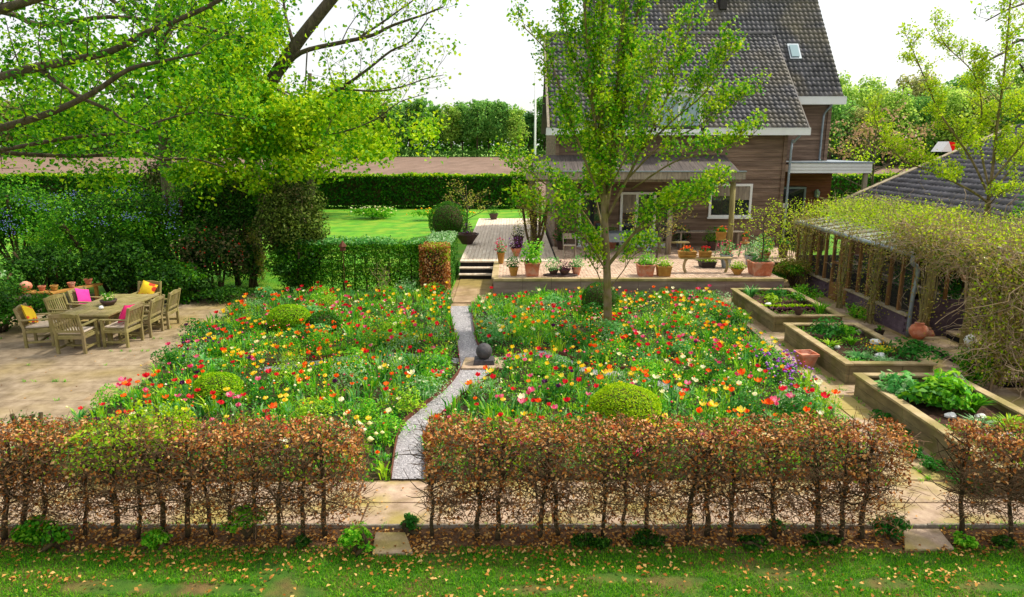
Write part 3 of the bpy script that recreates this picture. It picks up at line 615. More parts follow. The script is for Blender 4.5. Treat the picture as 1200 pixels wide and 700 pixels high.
mb = MB(); mb.box(12.2, 12.3, GY0, GY1, 0, 2.3); mb.build('back_wall', M['hedge_trunk'], gh)  # dark brown colour stands in for the shade inside the greenhouse
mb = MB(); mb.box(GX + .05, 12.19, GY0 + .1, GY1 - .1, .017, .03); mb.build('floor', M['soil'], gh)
for i in range(9): bushy('potted_crop', (10.9 + .5 * math.sin(i * 2), 16.6 + i * .65, .76), (.3, .3, .5), 160, 'bed4', .08, PR0, gh)['kind'] = 'stuff'
for yy in (GY0 - .02, GY1): 
    mb = MB(); mb.box(GX + .06, 12.2, yy, yy + .06, 0, .9); mb.build('end_wall', M['plinth'], gh)
    for x in (10.3, 11.1, 11.9): mb = MB(); mb.box(x, x + .07, yy + .001, yy + .06, .9, 2.1); mb.build('mullion', M['frame'], gh)
mb = MB(); mb.box(10.7, 12.15, 16.3, 22.3, .7, .76); 
for y in (16.5, 19.2, 22): mb.box(10.8, 10.88, y, y + .08, 0, .7)
mb.build('bench', M['post'], gh)
pipe([(GX - .12, 15.86, GZ - .06), (GX - .16, 15.8, GZ - .2), (GX - .02, 15.78, GZ - .38), (GX - .06, 15.78, .9), (GX - .06, 15.78, .02)], .05, gh, 'downpipe', 'lead')
# stone landing before the arbour
sp = thing('stone_steps', 'two low sandy stone steps climbing to the vine arbour', 'steps', (10.5, 13.6, 0))
for (x0, x1, y0, y1, z0, z1) in ((9.35, 10.1, 12.3, 13.75, 0, .15), (9.35, 10.1, 13.76, 15.3, 0, .15), (10.1, 13, 12.3, 15.3, 0, .3)):
    mb = MB(); mb.box(x0 + .003, x1, y0, y1, z0, z1 - .045); mb.build('riser', M['dark'], sp); mb = MB(); mb.box(x0 - .03, x1 - .036, y0, y1 - .006, z1 - .044, z1); mb.build('slab', M['slab'], sp, bevel=.006)
# arbour frame
ar = thing('arbour', 'rough timber arbour posts and beams carrying the vine', 'arbour', (10.5, 14, 0))
for x, y in ((9.3, 12.45), (9.95, 14.45), (9.75, 15.62), (12.8, 12.3), (12.8, 15.6), (11.1, 12.3)):
    mb = MB(); mb.tube([(x, y, 0), (x + .03, y, 1.2), (x, y + .02, 2.35)], [.1, .09, .09], 9); mb.build('post', M['mosspost'], ar, smooth=True)
for (a, b) in (((9.0, 12.4, 2.38), (13.2, 12.3, 2.4)), ((9.3, 15.6, 2.38), (13.2, 15.6, 2.4)), ((9.35, 12.0, 2.5), (9.8, 16, 2.5)), ((11, 12, 2.5), (11.2, 16, 2.52)), ((12.8, 12, 2.5), (12.8, 16, 2.52))):
    mb = MB(); mb.beam(a, b, .1, .12); mb.build('beam', M['post'], ar)
mb = MB(); mb.beam((9.9, 14.6, 1.6), (9.9, 15.6, 2.3), .08, .08); mb.build('brace', M['frame'], ar)
# ================================================================ RAISED BEDS
def raised_bed(x0, x1, y0, y1, label, h=.42):
    t = thing('raised_bed', label, 'raised bed', ((x0 + x1) / 2, (y0 + y1) / 2, 0), 'timber raised beds along the right path')
    ym, xm = (y0 + y1) / 2 + .3, (x0 + x1) / 2 + .25
    for (a, b, c, d) in ((x0, x0 + .07, y0, ym), (x0, x0 + .07, ym, y1), (x1 - .07, x1, y0, ym), (x1 - .07, x1, ym, y1), (x0 + .07, xm, y0, y0 + .07), (xm, x1 - .07, y0, y0 + .07), (x0 + .07, xm, y1 - .07, y1), (xm, x1 - .07, y1 - .07, y1)):
        for k, (z0, z1) in enumerate(((0, .185), (.19, h - .045))):
            mb = MB(); mb.box(a + .003, b - .003, c + .003, d - .003, z0, z1); mb.build('side_board', M['timber_side'], t, bevel=.005)
    for (a, b, c, d) in ((x0 - .04, x0 + .13, y0 - .04, y1 + .04), (x1 - .13, x1 + .04, y0 - .04, y1 + .04), (x0 + .132, x1 - .132, y0 - .038, y0 + .13), (x0 + .132, x1 - .132, y1 - .13, y1 + .038)):
        mb = MB(); mb.box(a, b, c, d, h - .043, h); mb.build('cap_board', M['timber'], t, bevel=.007)
    n = 22; rg = np.random.default_rng(int(x0 * 10 + y0)); gx, gy = np.meshgrid(np.linspace(x0 + .07, x1 - .07, n), np.linspace(y0 + .07, y1 - .07, n)); z = h - .15 + rg.normal(size=gx.shape) * .014
    i = np.arange(n * n).reshape(n, n); F = np.stack([i[:-1, :-1], i[:-1, 1:], i[1:, 1:], i[1:, :-1]], -1).reshape(-1, 4); npmesh('soil', np.stack([gx, gy, z], -1).reshape(-1, 3), F, M['soil'], t)
    return t
raised_bed(6.42, 8.12, 16.25, 19.5, 'farthest timber raised bed with rows of lettuce, below the patio end')
raised_bed(6.42, 8.1, 12.5, 15.52, 'middle timber raised bed with herbs, yellow flowers and pale stones')
raised_bed(6.3, 8.06, 8.2, 11.9, 'nearest timber raised bed with broad leafy plants, behind the right hedge')
# ================================================================ STONE BALL
mb = MB(); x, y = -.6, 13.66
mb.hexa([(x - .44, y - .42, .03), (x + .46, y - .42, .03), (x + .4, y + .3, .03), (x - .4, y + .3, .03), (x - .44, y - .42, .075), (x + .46, y - .42, .075), (x + .4, y + .3, .075), (x - .4, y + .3, .075)]); tag(mb.build('paving_slab', M['slab'], bevel=.01), 'pale square slab under the dark stone ball', 'paving slab')
sb = thing('stone_ball', 'dark stone ball on a low dark plinth where the gravel paths cross', 'garden ornament', (x + .02, y - .08, .075))
mb = MB(); mb.cbox((x + .02, y - .08, .125), (.44, .36, .1), taper=.92); mb.build('plinth', M['ballstone'], sb, bevel=.008)
r = .17; mb = MB(); mb.lathe((x + .02, y - .08, .175 + r - .02), [(r * math.cos(a), r * math.sin(a)) for a in np.linspace(-1.5, 1.54, 15)], 24); mb.build('ball', M['ballstone'], sb, smooth=True)
mb = MB(); mb.lathe((x + .02, y - .08, .172), [(.1, 0), (.07, .03), (.1, .045)], 16); mb.build('collar', M['ballstone'], sb, smooth=True)
# ================================================================ DINING SET
def garden_chair(label, x, y, rz, pad=None, cushion=None):
    """front of the chair faces local -Y"""
    t = thing('garden_chair', label, 'chair', (0, 0, 0), 'weathered wooden armchairs round the garden table'); m = M['teak']; w2, d2 = .29, .27
    def pc(nm, f, mm=m, bev=.006):
        mb = MB(); f(mb); return mb.build(nm, mm, t, bevel=bev)
    for sx in (-1, 1):
        pc('leg', lambda b: b.box(sx * w2 - .03, sx * w2 + .03, -d2 - .03, -d2 + .03, 0, .63))
        pc('leg', lambda b: (b.beam((sx * w2, d2, 0), (sx * w2, d2, .44), .06, .06)))
        pc('back_post', lambda b: b.beam((sx * w2, d2, .441), (sx * w2, d2 + .12, .93), .055, .055))
        pc('armrest', lambda b: b.box(sx * w2 - .04, sx * w2 + .04, -d2 - .06, d2 + .06, .632, .66))
        pc('side_rail', lambda b: b.box(sx * w2 - .018, sx * w2 + .018, -d2 + .03, d2 - .03, .34, .41))
        pc('stretcher', lambda b: b.box(sx * w2 - .014, sx * w2 + .014, -d2 + .03, d2 - .03, .1, .15))
    pc('stretcher', lambda b: b.box(-w2 + .014, w2 - .014, -.02, .02, .105, .145)); pc('front_rail', lambda b: b.box(-w2 + .03, w2 - .03, -d2 - .02, -d2 + .02, .34, .41)); pc('back_rail', lambda b: b.box(-w2 + .03, w2 - .03, d2 - .02, d2 + .02, .34, .42))
    for i in range(6): pc('seat_slat', lambda b: b.box(-w2 + .005, w2 - .005, -d2 - .03 + i * .092, -d2 + .052 + i * .092, .422, .44), bev=0)
    pc('back_rail', lambda b: b.beam((-w2 + .028, d2 + .018, .52), (w2 - .028, d2 + .018, .52), .03, .05))
    def top(b):
        for k in range(8):
            u0, u1 = -w2 + .028 + k * (2 * w2 - .056) / 8, -w2 + .028 + (k + 1) * (2 * w2 - .056) / 8
            z = lambda u: .9 + .045 * (1 - (u / w2) ** 2)
            b.hexa([(u0, d2 + .09, .85), (u1, d2 + .09, .85), (u1, d2 + .125, .85), (u0, d2 + .125, .85), (u0, d2 + .1, z(u0)), (u1, d2 + .1, z(u1)), (u1, d2 + .135, z(u1)), (u0, d2 + .135, z(u0))])
    pc('top_rail', top, bev=0)
    for i in range(8): u = -.215 + i * .0614; pc('slat', lambda b: b.beam((u, d2 + .02, .545), (u, d2 + .105, .852), .032, .014), bev=0)
    if pad: 
        mb = MB(); mb.lathe((0, 0, .442), [(.33, 0), (.37, .02), (.36, .045), (.3, .055)], 4, rz=0); mb.build('seat_pad', M['seatpad'], t, smooth=False, bevel=.015)
    t.location = (x, y, 0); t.rotation_euler = (0, 0, rz)
    if cushion:
        key, lab, cx = cushion; n = 9; V = []; q = np.linspace(-1, 1, n); X_, Y_ = np.meshgrid(q, q)
        th = .07 * (1 - X_ ** 2) ** .5 * (1 - Y_ ** 2) ** .5 + .004; pin = 1 - .08 * (1 - np.abs(X_ * Y_)) 
        A = np.stack([X_ * .22 * (1 - .07 * (1 - Y_ ** 2)), th, Y_ * .22 * (1 - .07 * (1 - X_ ** 2))], -1).reshape(-1, 3); B = A * np.array([1, -1, 1]); V = np.concatenate([A, B]); i = np.arange(n * n).reshape(n, n)
        f = np.stack([i[:-1, :-1], i[:-1, 1:], i[1:, 1:], i[1:, :-1]], -1).reshape(-1, 4); F = np.concatenate([f, f[:, ::-1] + n * n])
        o = npmesh('cushion', V, F, M[key], None, smooth=True); tag(o, lab, 'cushion')
        ml = Matrix.Translation((x, y, 0)) @ Matrix.Rotation(rz, 4, 'Z') @ Matrix.Translation((cx, d2 - (.16 if key == 'red' else .06), .72)) @ Matrix.Rotation(R(-22), 4, 'X') @ Matrix.Rotation(R(18 if cx >= 0 else -10), 4, 'Y')
        o.matrix_world = ml
    return t
tx0, tx1, ty0, ty1 = -10.35, -9.12, 14.98, 17.25
tb = thing('garden_table', 'long weathered wooden garden table on the sandy terrace', 'table', ((tx0 + tx1) / 2, (ty0 + ty1) / 2, 0))
for i in range(10): wdt = (tx1 - tx0) / 10; mb = MB(); mb.box(tx0 + i * wdt + .003, tx0 + (i + 1) * wdt - .003, ty0, ty1, .705, .74); mb.build('plank', M['teak'], tb, bevel=.003)
for x in (tx0 + .12, tx1 - .12):
    for y in (ty0 + .14, ty1 - .14): mb = MB(); mb.box(x - .045, x + .045, y - .045, y + .045, 0, .704); mb.build('leg', M['teak'], tb, bevel=.006)
    mb = MB(); mb.box(x - .015, x + .015, ty0 + .19, ty1 - .19, .61, .703); mb.build('apron', M['teak'], tb)
for y in (ty0 + .14, ty1 - .14): mb = MB(); mb.box(tx0 + .17, tx1 - .17, y - .015, y + .015, .61, .703); mb.build('apron', M['teak'], tb)
PI = math.pi
garden_chair('wooden armchair left of the table holding the yellow cushion, nearest on that side', -10.83, 15.22, PI / 2 + .28, True, ('yellow_cushion', 'yellow cushion with red flowers propped on the nearest left chair', 0))
garden_chair('wooden armchair left of the table between the two cushioned ones', -10.75, 16.15, PI / 2 - .12)
garden_chair('wooden armchair left of the table holding the magenta cushion, farthest on that side', -10.72, 16.98, PI / 2 - .1, False, ('magenta', 'magenta cushion on the farthest left chair', 0))
garden_chair('wooden armchair at the near end of the table, slatted back to the camera', -9.7, 14.68, PI + .03, True)
garden_chair('wooden armchair right of the table holding the red cushion, nearest on that side', -8.98, 15.2, -PI / 2 - .05, True, ('red', 'crimson cushion on the nearest right chair', -.04))
garden_chair('middle wooden armchair of the row right of the table', -8.9, 16.0, -PI / 2 + .02)
garden_chair('wooden armchair farthest along the right side of the table', -8.86, 16.75, -PI / 2 + .05)
garden_chair('wooden armchair at the far end of the table with a yellow cushion', -9.75, 17.6, -.05, False, ('yellow_cushion', 'yellow and red cushion on the chair at the far table end', .02))
mb = MB(); mb.lathe((-9.62, 15.55, .741), [(.02, 0), (.05, .02), (.055, .05), (.03, .085)], 12); tag(mb.build('bowl', M['white'], smooth=True), 'small white rounded cup on the wooden table', 'cup')
# ================================================================ POTS WITH PLANTS
def blobs(name, P, r, m, parent, rng):
    """small rounded blooms: octahedra"""
    oc = np.array([(1, 0, 0), (0, 1, 0), (-1, 0, 0), (0, -1, 0), (0, 0, .8), (0, 0, -.8)]); s = r * rng.uniform(.7, 1.3, (len(P), 1, 1))
    V = P[:, None, :] + oc[None] * s; b = np.arange(len(P))[:, None] * 6
    F = np.concatenate([b + np.array([[i, (i + 1) % 4, 4]]) for i in range(4)] + [b + np.array([[(i + 1) % 4, i, 5]]) for i in range(4)])
    return npmesh(name, V.reshape(-1, 3), F, m, parent)
PR = np.random.default_rng(77)
def potted(x, y, z, w, h, kind, mk, label, plant='bed1', ph=.3, pr=None, bloom=None, nb=18, L=.06, n=260, d=None):
    t = thing('potted_plant', label, 'potted plant', (x, y, z)); pr = pr or w * .6
    mb = MB()
    if kind == 'round': mb.lathe((x, y, z), [(w * .32, 0), (w * .5, h * .9), (w * .55, h * .9), (w * .55, h), (w * .46, h), (w * .44, h * .9)], 16)
    elif kind == 'bowl': mb.lathe((x, y, z), [(w * .22, 0), (w * .3, h * .3), (w * .5, h * .92), (w * .53, h), (w * .46, h), (w * .42, h * .85)], 18)
    else:
        d = d or w; mb.hexa([(x + a * w * .42, y + b * d * .42, z) for a, b in ((-1, -1), (1, -1), (1, 1), (-1, 1))] + [(x + a * w * .5, y + b * d * .5, z + h * .86) for a, b in ((-1, -1), (1, -1), (1, 1), (-1, 1))])
        mb.box(x - w * .53, x + w * .53, y - d * .53, y + d * .53, z + h * .862, z + h)
    mb.build('pot', M[mk], t, smooth=kind != 'square' and False, bevel=.006)
    mb = MB(); s = w * (.36 if kind != 'square' else .42); mb.box(x - s, x + s, y - s, y + s, z + h - .002, z + h + .012); mb.build('soil', M['soil'], t)
    bushy('foliage', (x, y, z + h), (pr, pr, ph), n, plant, L, PR, t, thick=.8)
    if bloom:
        P, N = shell((x, y, z + h + .02), (pr, pr, ph * 1.05), nb, PR, hemi=True, thick=.2); blobs('blooms', P, .025, PET[bloom], t, PR)['kind'] = 'stuff'
    return t
Z = HZ + .005
potted(-.38, 23.0, Z, .26, .38, 'round', 'wood_box', 'tall narrow pot of pink flowers at the top of the deck steps', 'mid', .42, .2, 'pink', 50, .05)
potted(.05, 20.75, Z, .3, .28, 'round', 'wood_box', 'small brown pot of dark green leaves, left of the square terracotta planter', 'bed4', .4, .22, None)
potted(.62, 20.8, Z, .46, .42, 'square', 'terracotta', 'square terracotta planter with upright green shoots near the left patio end', 'bed1', .75, .36, None, L=.1, n=420)
potted(1.28, 20.8, Z, .34, .2, 'bowl', 'pot_dark', 'dark low bowl with blue-green leaves on the patio edge', 'bed2', .38, .3, None)
potted(1.62, 20.75, Z, .36, .2, 'bowl', 'pot_dark', 'low bowl with purple leaves on the patio edge', 'purple', .28, .28, None)
potted(2.0, 20.9, Z, .3, .26, 'round', 'terracotta', 'small terracotta pot with blue-green leaves right of the purple bowl', 'bed2', .33, .27, None)
mb = MB(); mb.lathe((1.5, 20.78, Z - .001), [(.5, 0), (.56, .03), (.5, .05)], 12); tag(mb.build('tray', M['pot_dark']), 'long dark tray under the low bowls on the patio edge', 'tray')
for i_ in range(1): bpy.data.objects['tray'].scale = (1, .42, 1); bpy.data.objects['tray'].location = (0, 20.78 * (1 - .42), 0)
potted(4.12, 20.8, Z, .5, .36, 'square', 'terracotta', 'square terracotta planter right of the garden tree trunk', 'bed1', .35, .36, None, L=.07, n=360)
potted(4.68, 20.75, Z, .42, .32, 'square', 'wood_box', 'square wooden planter with bright green leaves on the patio edge', 'bed3', .24, .28, None, n=260)
potted(7.72, 20.95, Z, .62, .42, 'square', 'terracotta', 'large terracotta box at the right patio end, under the little tree', 'bed4', .22, .34, None, n=260)
potted(7.02, 20.95, Z, .42, .2, 'bowl', 'wood_box', 'wooden bowl of pale flowers beside the large terracotta box', 'bed3', .2, .24, 'white', 22)
potted(7.05, 22.2, Z, .4, .44, 'round', 'zinc', 'zinc bucket of red and pink flowers behind the plank bench', 'bed2', .42, .42, 'pink', 46)
potted(6.45, 22.3, Z, .5, .2, 'square', 'darkmetal', 'dark blue tray planter of pale leaves behind the plank bench', 'bed3', .2, .3, 'white', 10)
potted(.15, 24.6, Z, .4, .3, 'bowl', 'terracotta', 'terracotta bowl with purple blooms by the left veranda post', 'purple', .4, .3, 'lilac', 30)
potted(-1.95 + .12, 27.7, Z, .95, .42, 'bowl', 'pot_dark', 'wide dark bowl on the left edge of the deck holding purple flowers', 'purple', .5, .22, 'lilac', 14)
potted(.25, 26.3, Z, .4, .5, 'round', 'pot_dark', 'dark pot with white flowers at the house corner', 'dark', .6, .3, 'white', 40)
potted(-1.0, 37.2, Z, .5, .3, 'round', 'pot_dark', 'pot with a small rounded green shrub at the far end of the deck', 'boxdark', .45, .4, None)
# benches and tables on the patio
def plank_bench(x0, x1, y, z, hgt, label, m='teak', d=.3, curved=True, name='bench', cat='bench'):
    t = thing(name, label, cat, ((x0 + x1) / 2, y, z))
    for k in range(2): mb = MB(); mb.box(x0, x1, y - d / 2 + k * d / 2 + .003, y + k * d / 2 - .003, z + hgt - .04, z + hgt); mb.build('plank', M[m], t, bevel=.004)
    for s, x in ((-1, x0 + .2), (1, x1 - .2)):
        mb = MB(); mb.tube(smoothpts([(x + s * .0, y, z), (x + s * .06, y, z + hgt * .35), (x + s * .04, y, z + hgt * .7), (x - s * .02, y, z + hgt - .04)], 3), .045, 8) if curved else mb.box(x - .03, x + .03, y - d * .4, y + d * .4, z, z + hgt - .04); mb.build('leg', M[m], t)
    return t
plank_bench(5.3, 6.95, 21.3, Z, .48, 'plank bench with curved legs carrying two wooden flower boxes, on the patio edge', 'timber')
def flower_box(x, y, z, w, label, bloom):
    t = thing('flower_box', label, 'planter', (x, y, z)); mb = MB(); mb.hexa([(x - w * .45, y - .1, z), (x + w * .45, y - .1, z), (x + w * .45, y + .1, z), (x - w * .45, y + .1, z), (x - w / 2, y - .13, z + .2), (x + w / 2, y - .13, z + .2), (x + w / 2, y + .13, z + .2), (x - w / 2, y + .13, z + .2)]); mb.build('box', M['wood_box'], t)
    for k in range(2): mb = MB(); mb.box(x - w * .52, x + w * .52, y - .145 + .005 * k, y - .131, z + .06 + .08 * k, z + .1 + .08 * k); mb.build('slat', M['wood_box'], t)
    bushy('foliage', (x, y, z + .2), (w * .42, .12, .12), 120, 'bed4', .05, PR, t, thick=.8); P, N = shell((x, y, z + .24), (w * .42, .12, .13), 26, PR, hemi=True); blobs('blooms', P, .028, PET[bloom], t, PR)['kind'] = 'stuff'
flower_box(5.52, 21.3, Z + .482, .55, 'wooden box of orange pansies on the left end of the plank bench', 'orange')
flower_box(6.1, 21.35, Z + .482, .36, 'smaller wooden box right of the orange pansies on the plank bench', 'red')
plank_bench(5.3, 6.6, 25.3, Z, .42, 'low mossy bench under the veranda', 'teak', curved=False)
plank_bench(6.3, 8.9, 26.3, Z, .7, 'grey work bench below the house window', 'post', curved=False, d=.5)
# patio table with white top and trestle legs
t = thing('patio_table', 'white-topped garden table under the veranda', 'table', (4.4, 25.6, Z)); mb = MB(); mb.box(3.5, 5.4, 25.2, 26.1, Z + .7, Z + .74); mb.build('tabletop', M['lead'], t, bevel=.006)
mb = MB(); mb.box(3.5, 5.38, 25.19, 25.2, Z + .42, Z + .705); mb.build('tablecloth', M['lead'], t)
for x in (3.6, 5.3):
    for y in (25.3, 26): mb = MB(); mb.beam((x, y, Z), (x, y, Z + .7), .05, .05); mb.build('leg', M['post'], t)
def trestle_chair(x, y, label):
    t = thing('folding_chair', label, 'chair', (x, y, Z), 'grey folding chairs under the veranda')
    for s in (-.22, .22):
        for a, b in (((x + s, y - .25, Z), (x + s, y + .2, Z + .85)), ((x + s * .9, y + .25, Z), (x + s * .9, y - .15, Z + .46))): mb = MB(); mb.beam(a, b, .03, .045); mb.build('leg', M['post'], t)
    mb = MB(); mb.box(x - .22, x + .22, y - .2, y + .18, Z + .44, Z + .47); mb.build('seat', M['post'], t); mb = MB(); mb.box(x - .2, x + .2, y + .12, y + .15, Z + .66, Z + .86); mb.build('backrest', M['post'], t)
trestle_chair(2.05, 24.2, 'grey folding chair under the veranda, left of the garden tree trunk'); trestle_chair(2.75, 24.5, 'grey folding chair second from the left under the veranda')
# tall stool with potted orange flowers
def stool(x, y, hgt, label):
    t = thing('plant_stool', label, 'stool', (x, y, Z)); mb = MB(); mb.lathe((x, y, Z + hgt - .035), [(.17, 0), (.19, .01), (.19, .035)], 14); mb.build('seat', M['wood_box'], t)
    for k in range(3): a = k * 2.1 + .4; mb = MB(); mb.beam((x + .2 * math.cos(a), y + .2 * math.sin(a), Z), (x + .1 * math.cos(a), y + .1 * math.sin(a), Z + hgt - .03), .035, .035); mb.build('leg', M['post'], t)
stool(7.35, 23.9, .72, 'three-legged stool left of the right veranda post'); potted(7.35, 23.9, Z + .72, .3, .26, 'square', 'wood_box', 'wooden box of orange flowers on the three-legged stool', 'mid', .16, .18, 'orange', 30)
stool(8.35, 24.3, .55, 'shorter three-legged stool right of the right veranda post'); potted(8.35, 24.3, Z + .55, .24, .2, 'round', 'terracotta', 'small pot of orange flowers on the shorter stool', 'bed4', .14, .14, 'orange', 14)
potted(9.2, 25.0, Z, .36, .34, 'round', 'zinc', 'zinc tub of green leaves below the right part of the house wall', 'bed2', .4, .36, None)
potted(9.7, 24.2, Z, .4, .5, 'round', 'pot_dark', 'tall dark purple pot standing beside the house corner', 'bed4', .2, .2, None)
# bird feeder / lantern on the patio
t = thing('lantern', 'small grey metal lantern on the patio floor under the veranda', 'lantern', (4.9, 24.3, Z)); mb = MB(); mb.lathe((4.9, 24.3, Z), [(.12, 0), (.12, .04), (.1, .05), (.1, .06)], 4); mb.build('base', M['zinc'], t); mb = MB(); mb.lathe((4.9, 24.3, Z + .061), [(.09, 0), (.09, .2)], 4); mb.build('pane', M['pane'], t); mb = MB(); mb.lathe((4.9, 24.3, Z + .262), [(.13, 0), (.05, .09), (.02, .12)], 4); mb.build('roof', M['zinc'], t)
# flagpole
t = thing('flagpole', 'slim white flagpole beyond the deck, left of the house', 'flagpole', (1.45, 44, 0)); mb = MB(); mb.tube([(1.45, 44, .2), (1.45, 44, 8.7)], [.085, .05], 10); mb.build('pole', M['white'], t, smooth=True); mb = MB(); mb.lathe((1.45, 44, 8.7), [(.03, 0), (.07, .05), (.02, .12)], 8); mb.build('finial', M['white'], t); mb = MB(); mb.cbox((1.45, 44, .1), (.4, .4, .24)); mb.build('base', M['post'], t)
# pot bench in the shrubbery at left
t = thing('pot_bench', 'low wooden bench with terracotta pots in front of the dark shrubs', 'bench', (-13.0, 18.2, 0))
mb = MB(); mb.box(-13.9, -12.5, 18.0, 18.3, .57, .62); mb.build('plank', M['wood_box'], t); mb = MB(); mb.hexa([(-12.6, 18.1, .56), (-12.4, 18.0, .56), (-11.8, 19.3, .56), (-12.0, 19.4, .56), (-12.6, 18.1, .61), (-12.4, 18.0, .61), (-11.8, 19.3, .61), (-12.0, 19.4, .61)]); mb.build('plank', M['wood_box'], t)
for x, y in ((-13.7, 18.15), (-12.55, 18.15), (-11.95, 19.2)): mb = MB(); mb.box(x - .04, x + .04, y - .04, y + .04, 0, .57); mb.build('leg', M['wood_box'], t)
mb = MB(); mb.lathe((-13.2, 18.15, .62), [(.04, 0), (.13, .06), (.16, .14), (.13, .22), (.05, .27)], 14); tag(mb.build('terracotta_ball', M['terracotta'], smooth=True), 'round terracotta ball on the left of the pot bench', 'ornament')
for i, (x, y, s, lab) in enumerate(((-12.8, 18.2, .095, 'low terracotta pot next to the terracotta ball on the bench'), (-12.5, 18.25, .1, 'wooden coloured pot at the corner of the pot bench'), (-12.28, 18.65, .1, 'second last terracotta pot along the slanting part of the bench'), (-12.08, 19.1, .11, 'last terracotta pot on the far end of the slanting bench'))):
    t = thing('flower_pot', lab, 'pot', (x, y, .625)); mb = MB(); mb.lathe((x, y, .625), [(s * .65, 0), (s * .95, s * 1.1), (s * 1.05, s * 1.1), (s * 1.05, s * 1.4), (s * .9, s * 1.4), (s * .85, s * 1.1)], 12); mb.build('pot', M['terracotta' if i != 1 else 'wood_box'], t); mb = MB(); mb.lathe((x, y, .625 + s * 1.1), [(s * .84, 0), (s * .84, .01)], 10); mb.build('soil', M['soil'], t)
# terracotta jars and white ball by the arbour
for (x, y, s, lab) in ((9.35, 15.15, .2, 'pale terracotta jar lying by the greenhouse end, left one'), (9.75, 15.5, .17, 'darker terracotta jar behind the pale one by the greenhouse end')):
    mb = MB(); mb.lathe((x, y, .15 if y < 15.3 else .0), [(s * .5, 0), (s * .95, s * .5), (s * 1.05, s), (s * .8, s * 1.5), (s * .45, s * 1.7), (s * .55, s * 1.85), (s * .4, s * 1.85)], 16); tag(mb.build('jar', M['terracotta'], smooth=True), lab, 'jar')
mb = MB(); mb.lathe((9.42, 13.5, .45), [(.02, 0), (.09, .05), (.12, .13), (.09, .21), (.02, .26)], 14); mb.box(9.41, 9.43, 13.49, 13.51, .15, .46); tag(mb.build('white_ball', M['white'], smooth=True), 'white ceramic ball on a stake at the mouth of the arbour', 'ornament')
# things on the path by the raised beds
mb = MB(); mb.lathe((6.1, 13.55, 0), [(.16, 0), (.24, .26), (.27, .26), (.27, .31), (.23, .31), (.21, .24)], 4, rz=.1); tag(mb.build('planter_trough', M['terracotta']), 'square terracotta trough leaning on the left side of the middle raised bed', 'planter')
potted(8.75, 15.7, 0, .22, .2, 'round', 'darkmetal', 'small black nursery pot beside the middle raised bed, under the climbers', 'mid', .12, .1, None, n=40)
potted(7.05, 16.32, .42, .26, .16, 'bowl', 'pot_dark', 'small dark bowl standing on the near rim of the farthest raised bed', 'purple', .05, .1, None, n=40)
mb = MB(); mb.lathe((8.55, 14.0, 0), [(.2, 0), (.24, .05), (.22, .07), (.1, .08)], 14); tag(mb.build('stone_dish', M['post'], smooth=True), 'shallow grey stone dish on the path beside the middle raised bed', 'dish')
# tent at the far right edge of the field
t = thing('tent', 'small white and red tent far off at the edge of the right field', 'tent', (76, 118, 0)); q = [at(1103, 178, Y=118), at(1112, 166, Y=118), at(1116, 178, Y=118), at(1119, 167, Y=118), at(1123, 178, Y=118)]
mb = MB(); mb.add([q[0], q[1], q[2], (q[0][0], 121, q[0][2]), (q[1][0], 121, q[1][2]), (q[2][0], 121, q[2][2])], [(0, 2, 1), (3, 4, 5), (0, 1, 4, 3), (1, 2, 5, 4)]); mb.build('canvas', M['white'], t)
mb = MB(); mb.add([q[1], q[3], q[4], q[2], (q[1][0], 121, q[1][2]), (q[3][0], 121, q[3][2]), (q[4][0], 121, q[4][2]), (q[2][0], 121, q[2][2])], [(0, 3, 2, 1), (4, 5, 6, 7), (0, 1, 5, 4), (1, 2, 6, 5)]); mb.build('side_canvas', PET['red'], t)
# ================================================================ TREES
def where(x, y):
    u = 600 + F_PX * x / (y * _c + CAM_H * _s)
    return ('left of the dark trunks' if u < 190 else 'between the lawn trees' if u < 400 else 'just right of the leaning tree' if u < 520 else 'round the flagpole' if u < 650 else 'behind the house')
def clumps(u0, u1, v0, v1, Y0, Y1, k, r, n, seed):
    g = np.random.default_rng(seed); return [(at(g.uniform(u0, u1), g.uniform(v0, v1), Y=g.uniform(Y0, Y1)), (r * g.uniform(.7, 1.3), r * g.uniform(.7, 1.3), r * g.uniform(.6, 1.1)), n) for _ in range(k)]
def px(pts): return [np.array(at(u, v, Y=Y)) for u, v, Y in pts]
def grow(limbs, rng, levels, spacing, clen, t0=.3, upb=.35, ang=(35, 65)):
    """side branches on each limb; returns twig tubes and leaf anchor points"""
    tw, tips = [], []
    def rec(pts, r0, lev, sp, cl, start):
        seg = np.linalg.norm(np.diff(pts, axis=0), axis=1); tot = seg.sum(); cum = np.concatenate([[0], np.cumsum(seg)])
        s = tot * start + rng.uniform(0, sp)
        while s < tot:
            i = min(len(seg) - 1, np.searchsorted(cum, s) - 1); f = (s - cum[i]) / (seg[i] + 1e-9); p = pts[i] * (1 - f) + pts[i + 1] * f
            t = unit(pts[i + 1] - pts[i]); pr = rng.normal(size=3); pr[2] = abs(pr[2]) * .6 + upb * .6; pr -= t * pr.dot(t); pr = unit(pr)
            a = R(rng.uniform(*ang)); d = t * math.cos(a) + pr * math.sin(a); L = cl * (1 - .45 * s / tot) * rng.uniform(.6, 1.25)
            q = [p]
            for k in range(4): d = unit(d + rng.normal(size=3) * .16 + np.array([0, 0, upb * .16])); q.append(q[-1] + d * L / 4)
            q = np.array(q); rr = r0 * (1 - .75 * s / tot) * .5
            tw.append((q, np.linspace(max(rr, .008), max(rr * .3, .004), 5), lev))
            if lev > 1: rec(q, max(rr, .008), lev - 1, sp * .62, cl * .5, .15)
            else: tips.append(q)
            s += sp * rng.uniform(.6, 1.4)
    for pts, r0, r1, st in limbs: rec(np.array(pts), (r0 + r1) / 2, levels, spacing, clen, st)
    return tw, tips
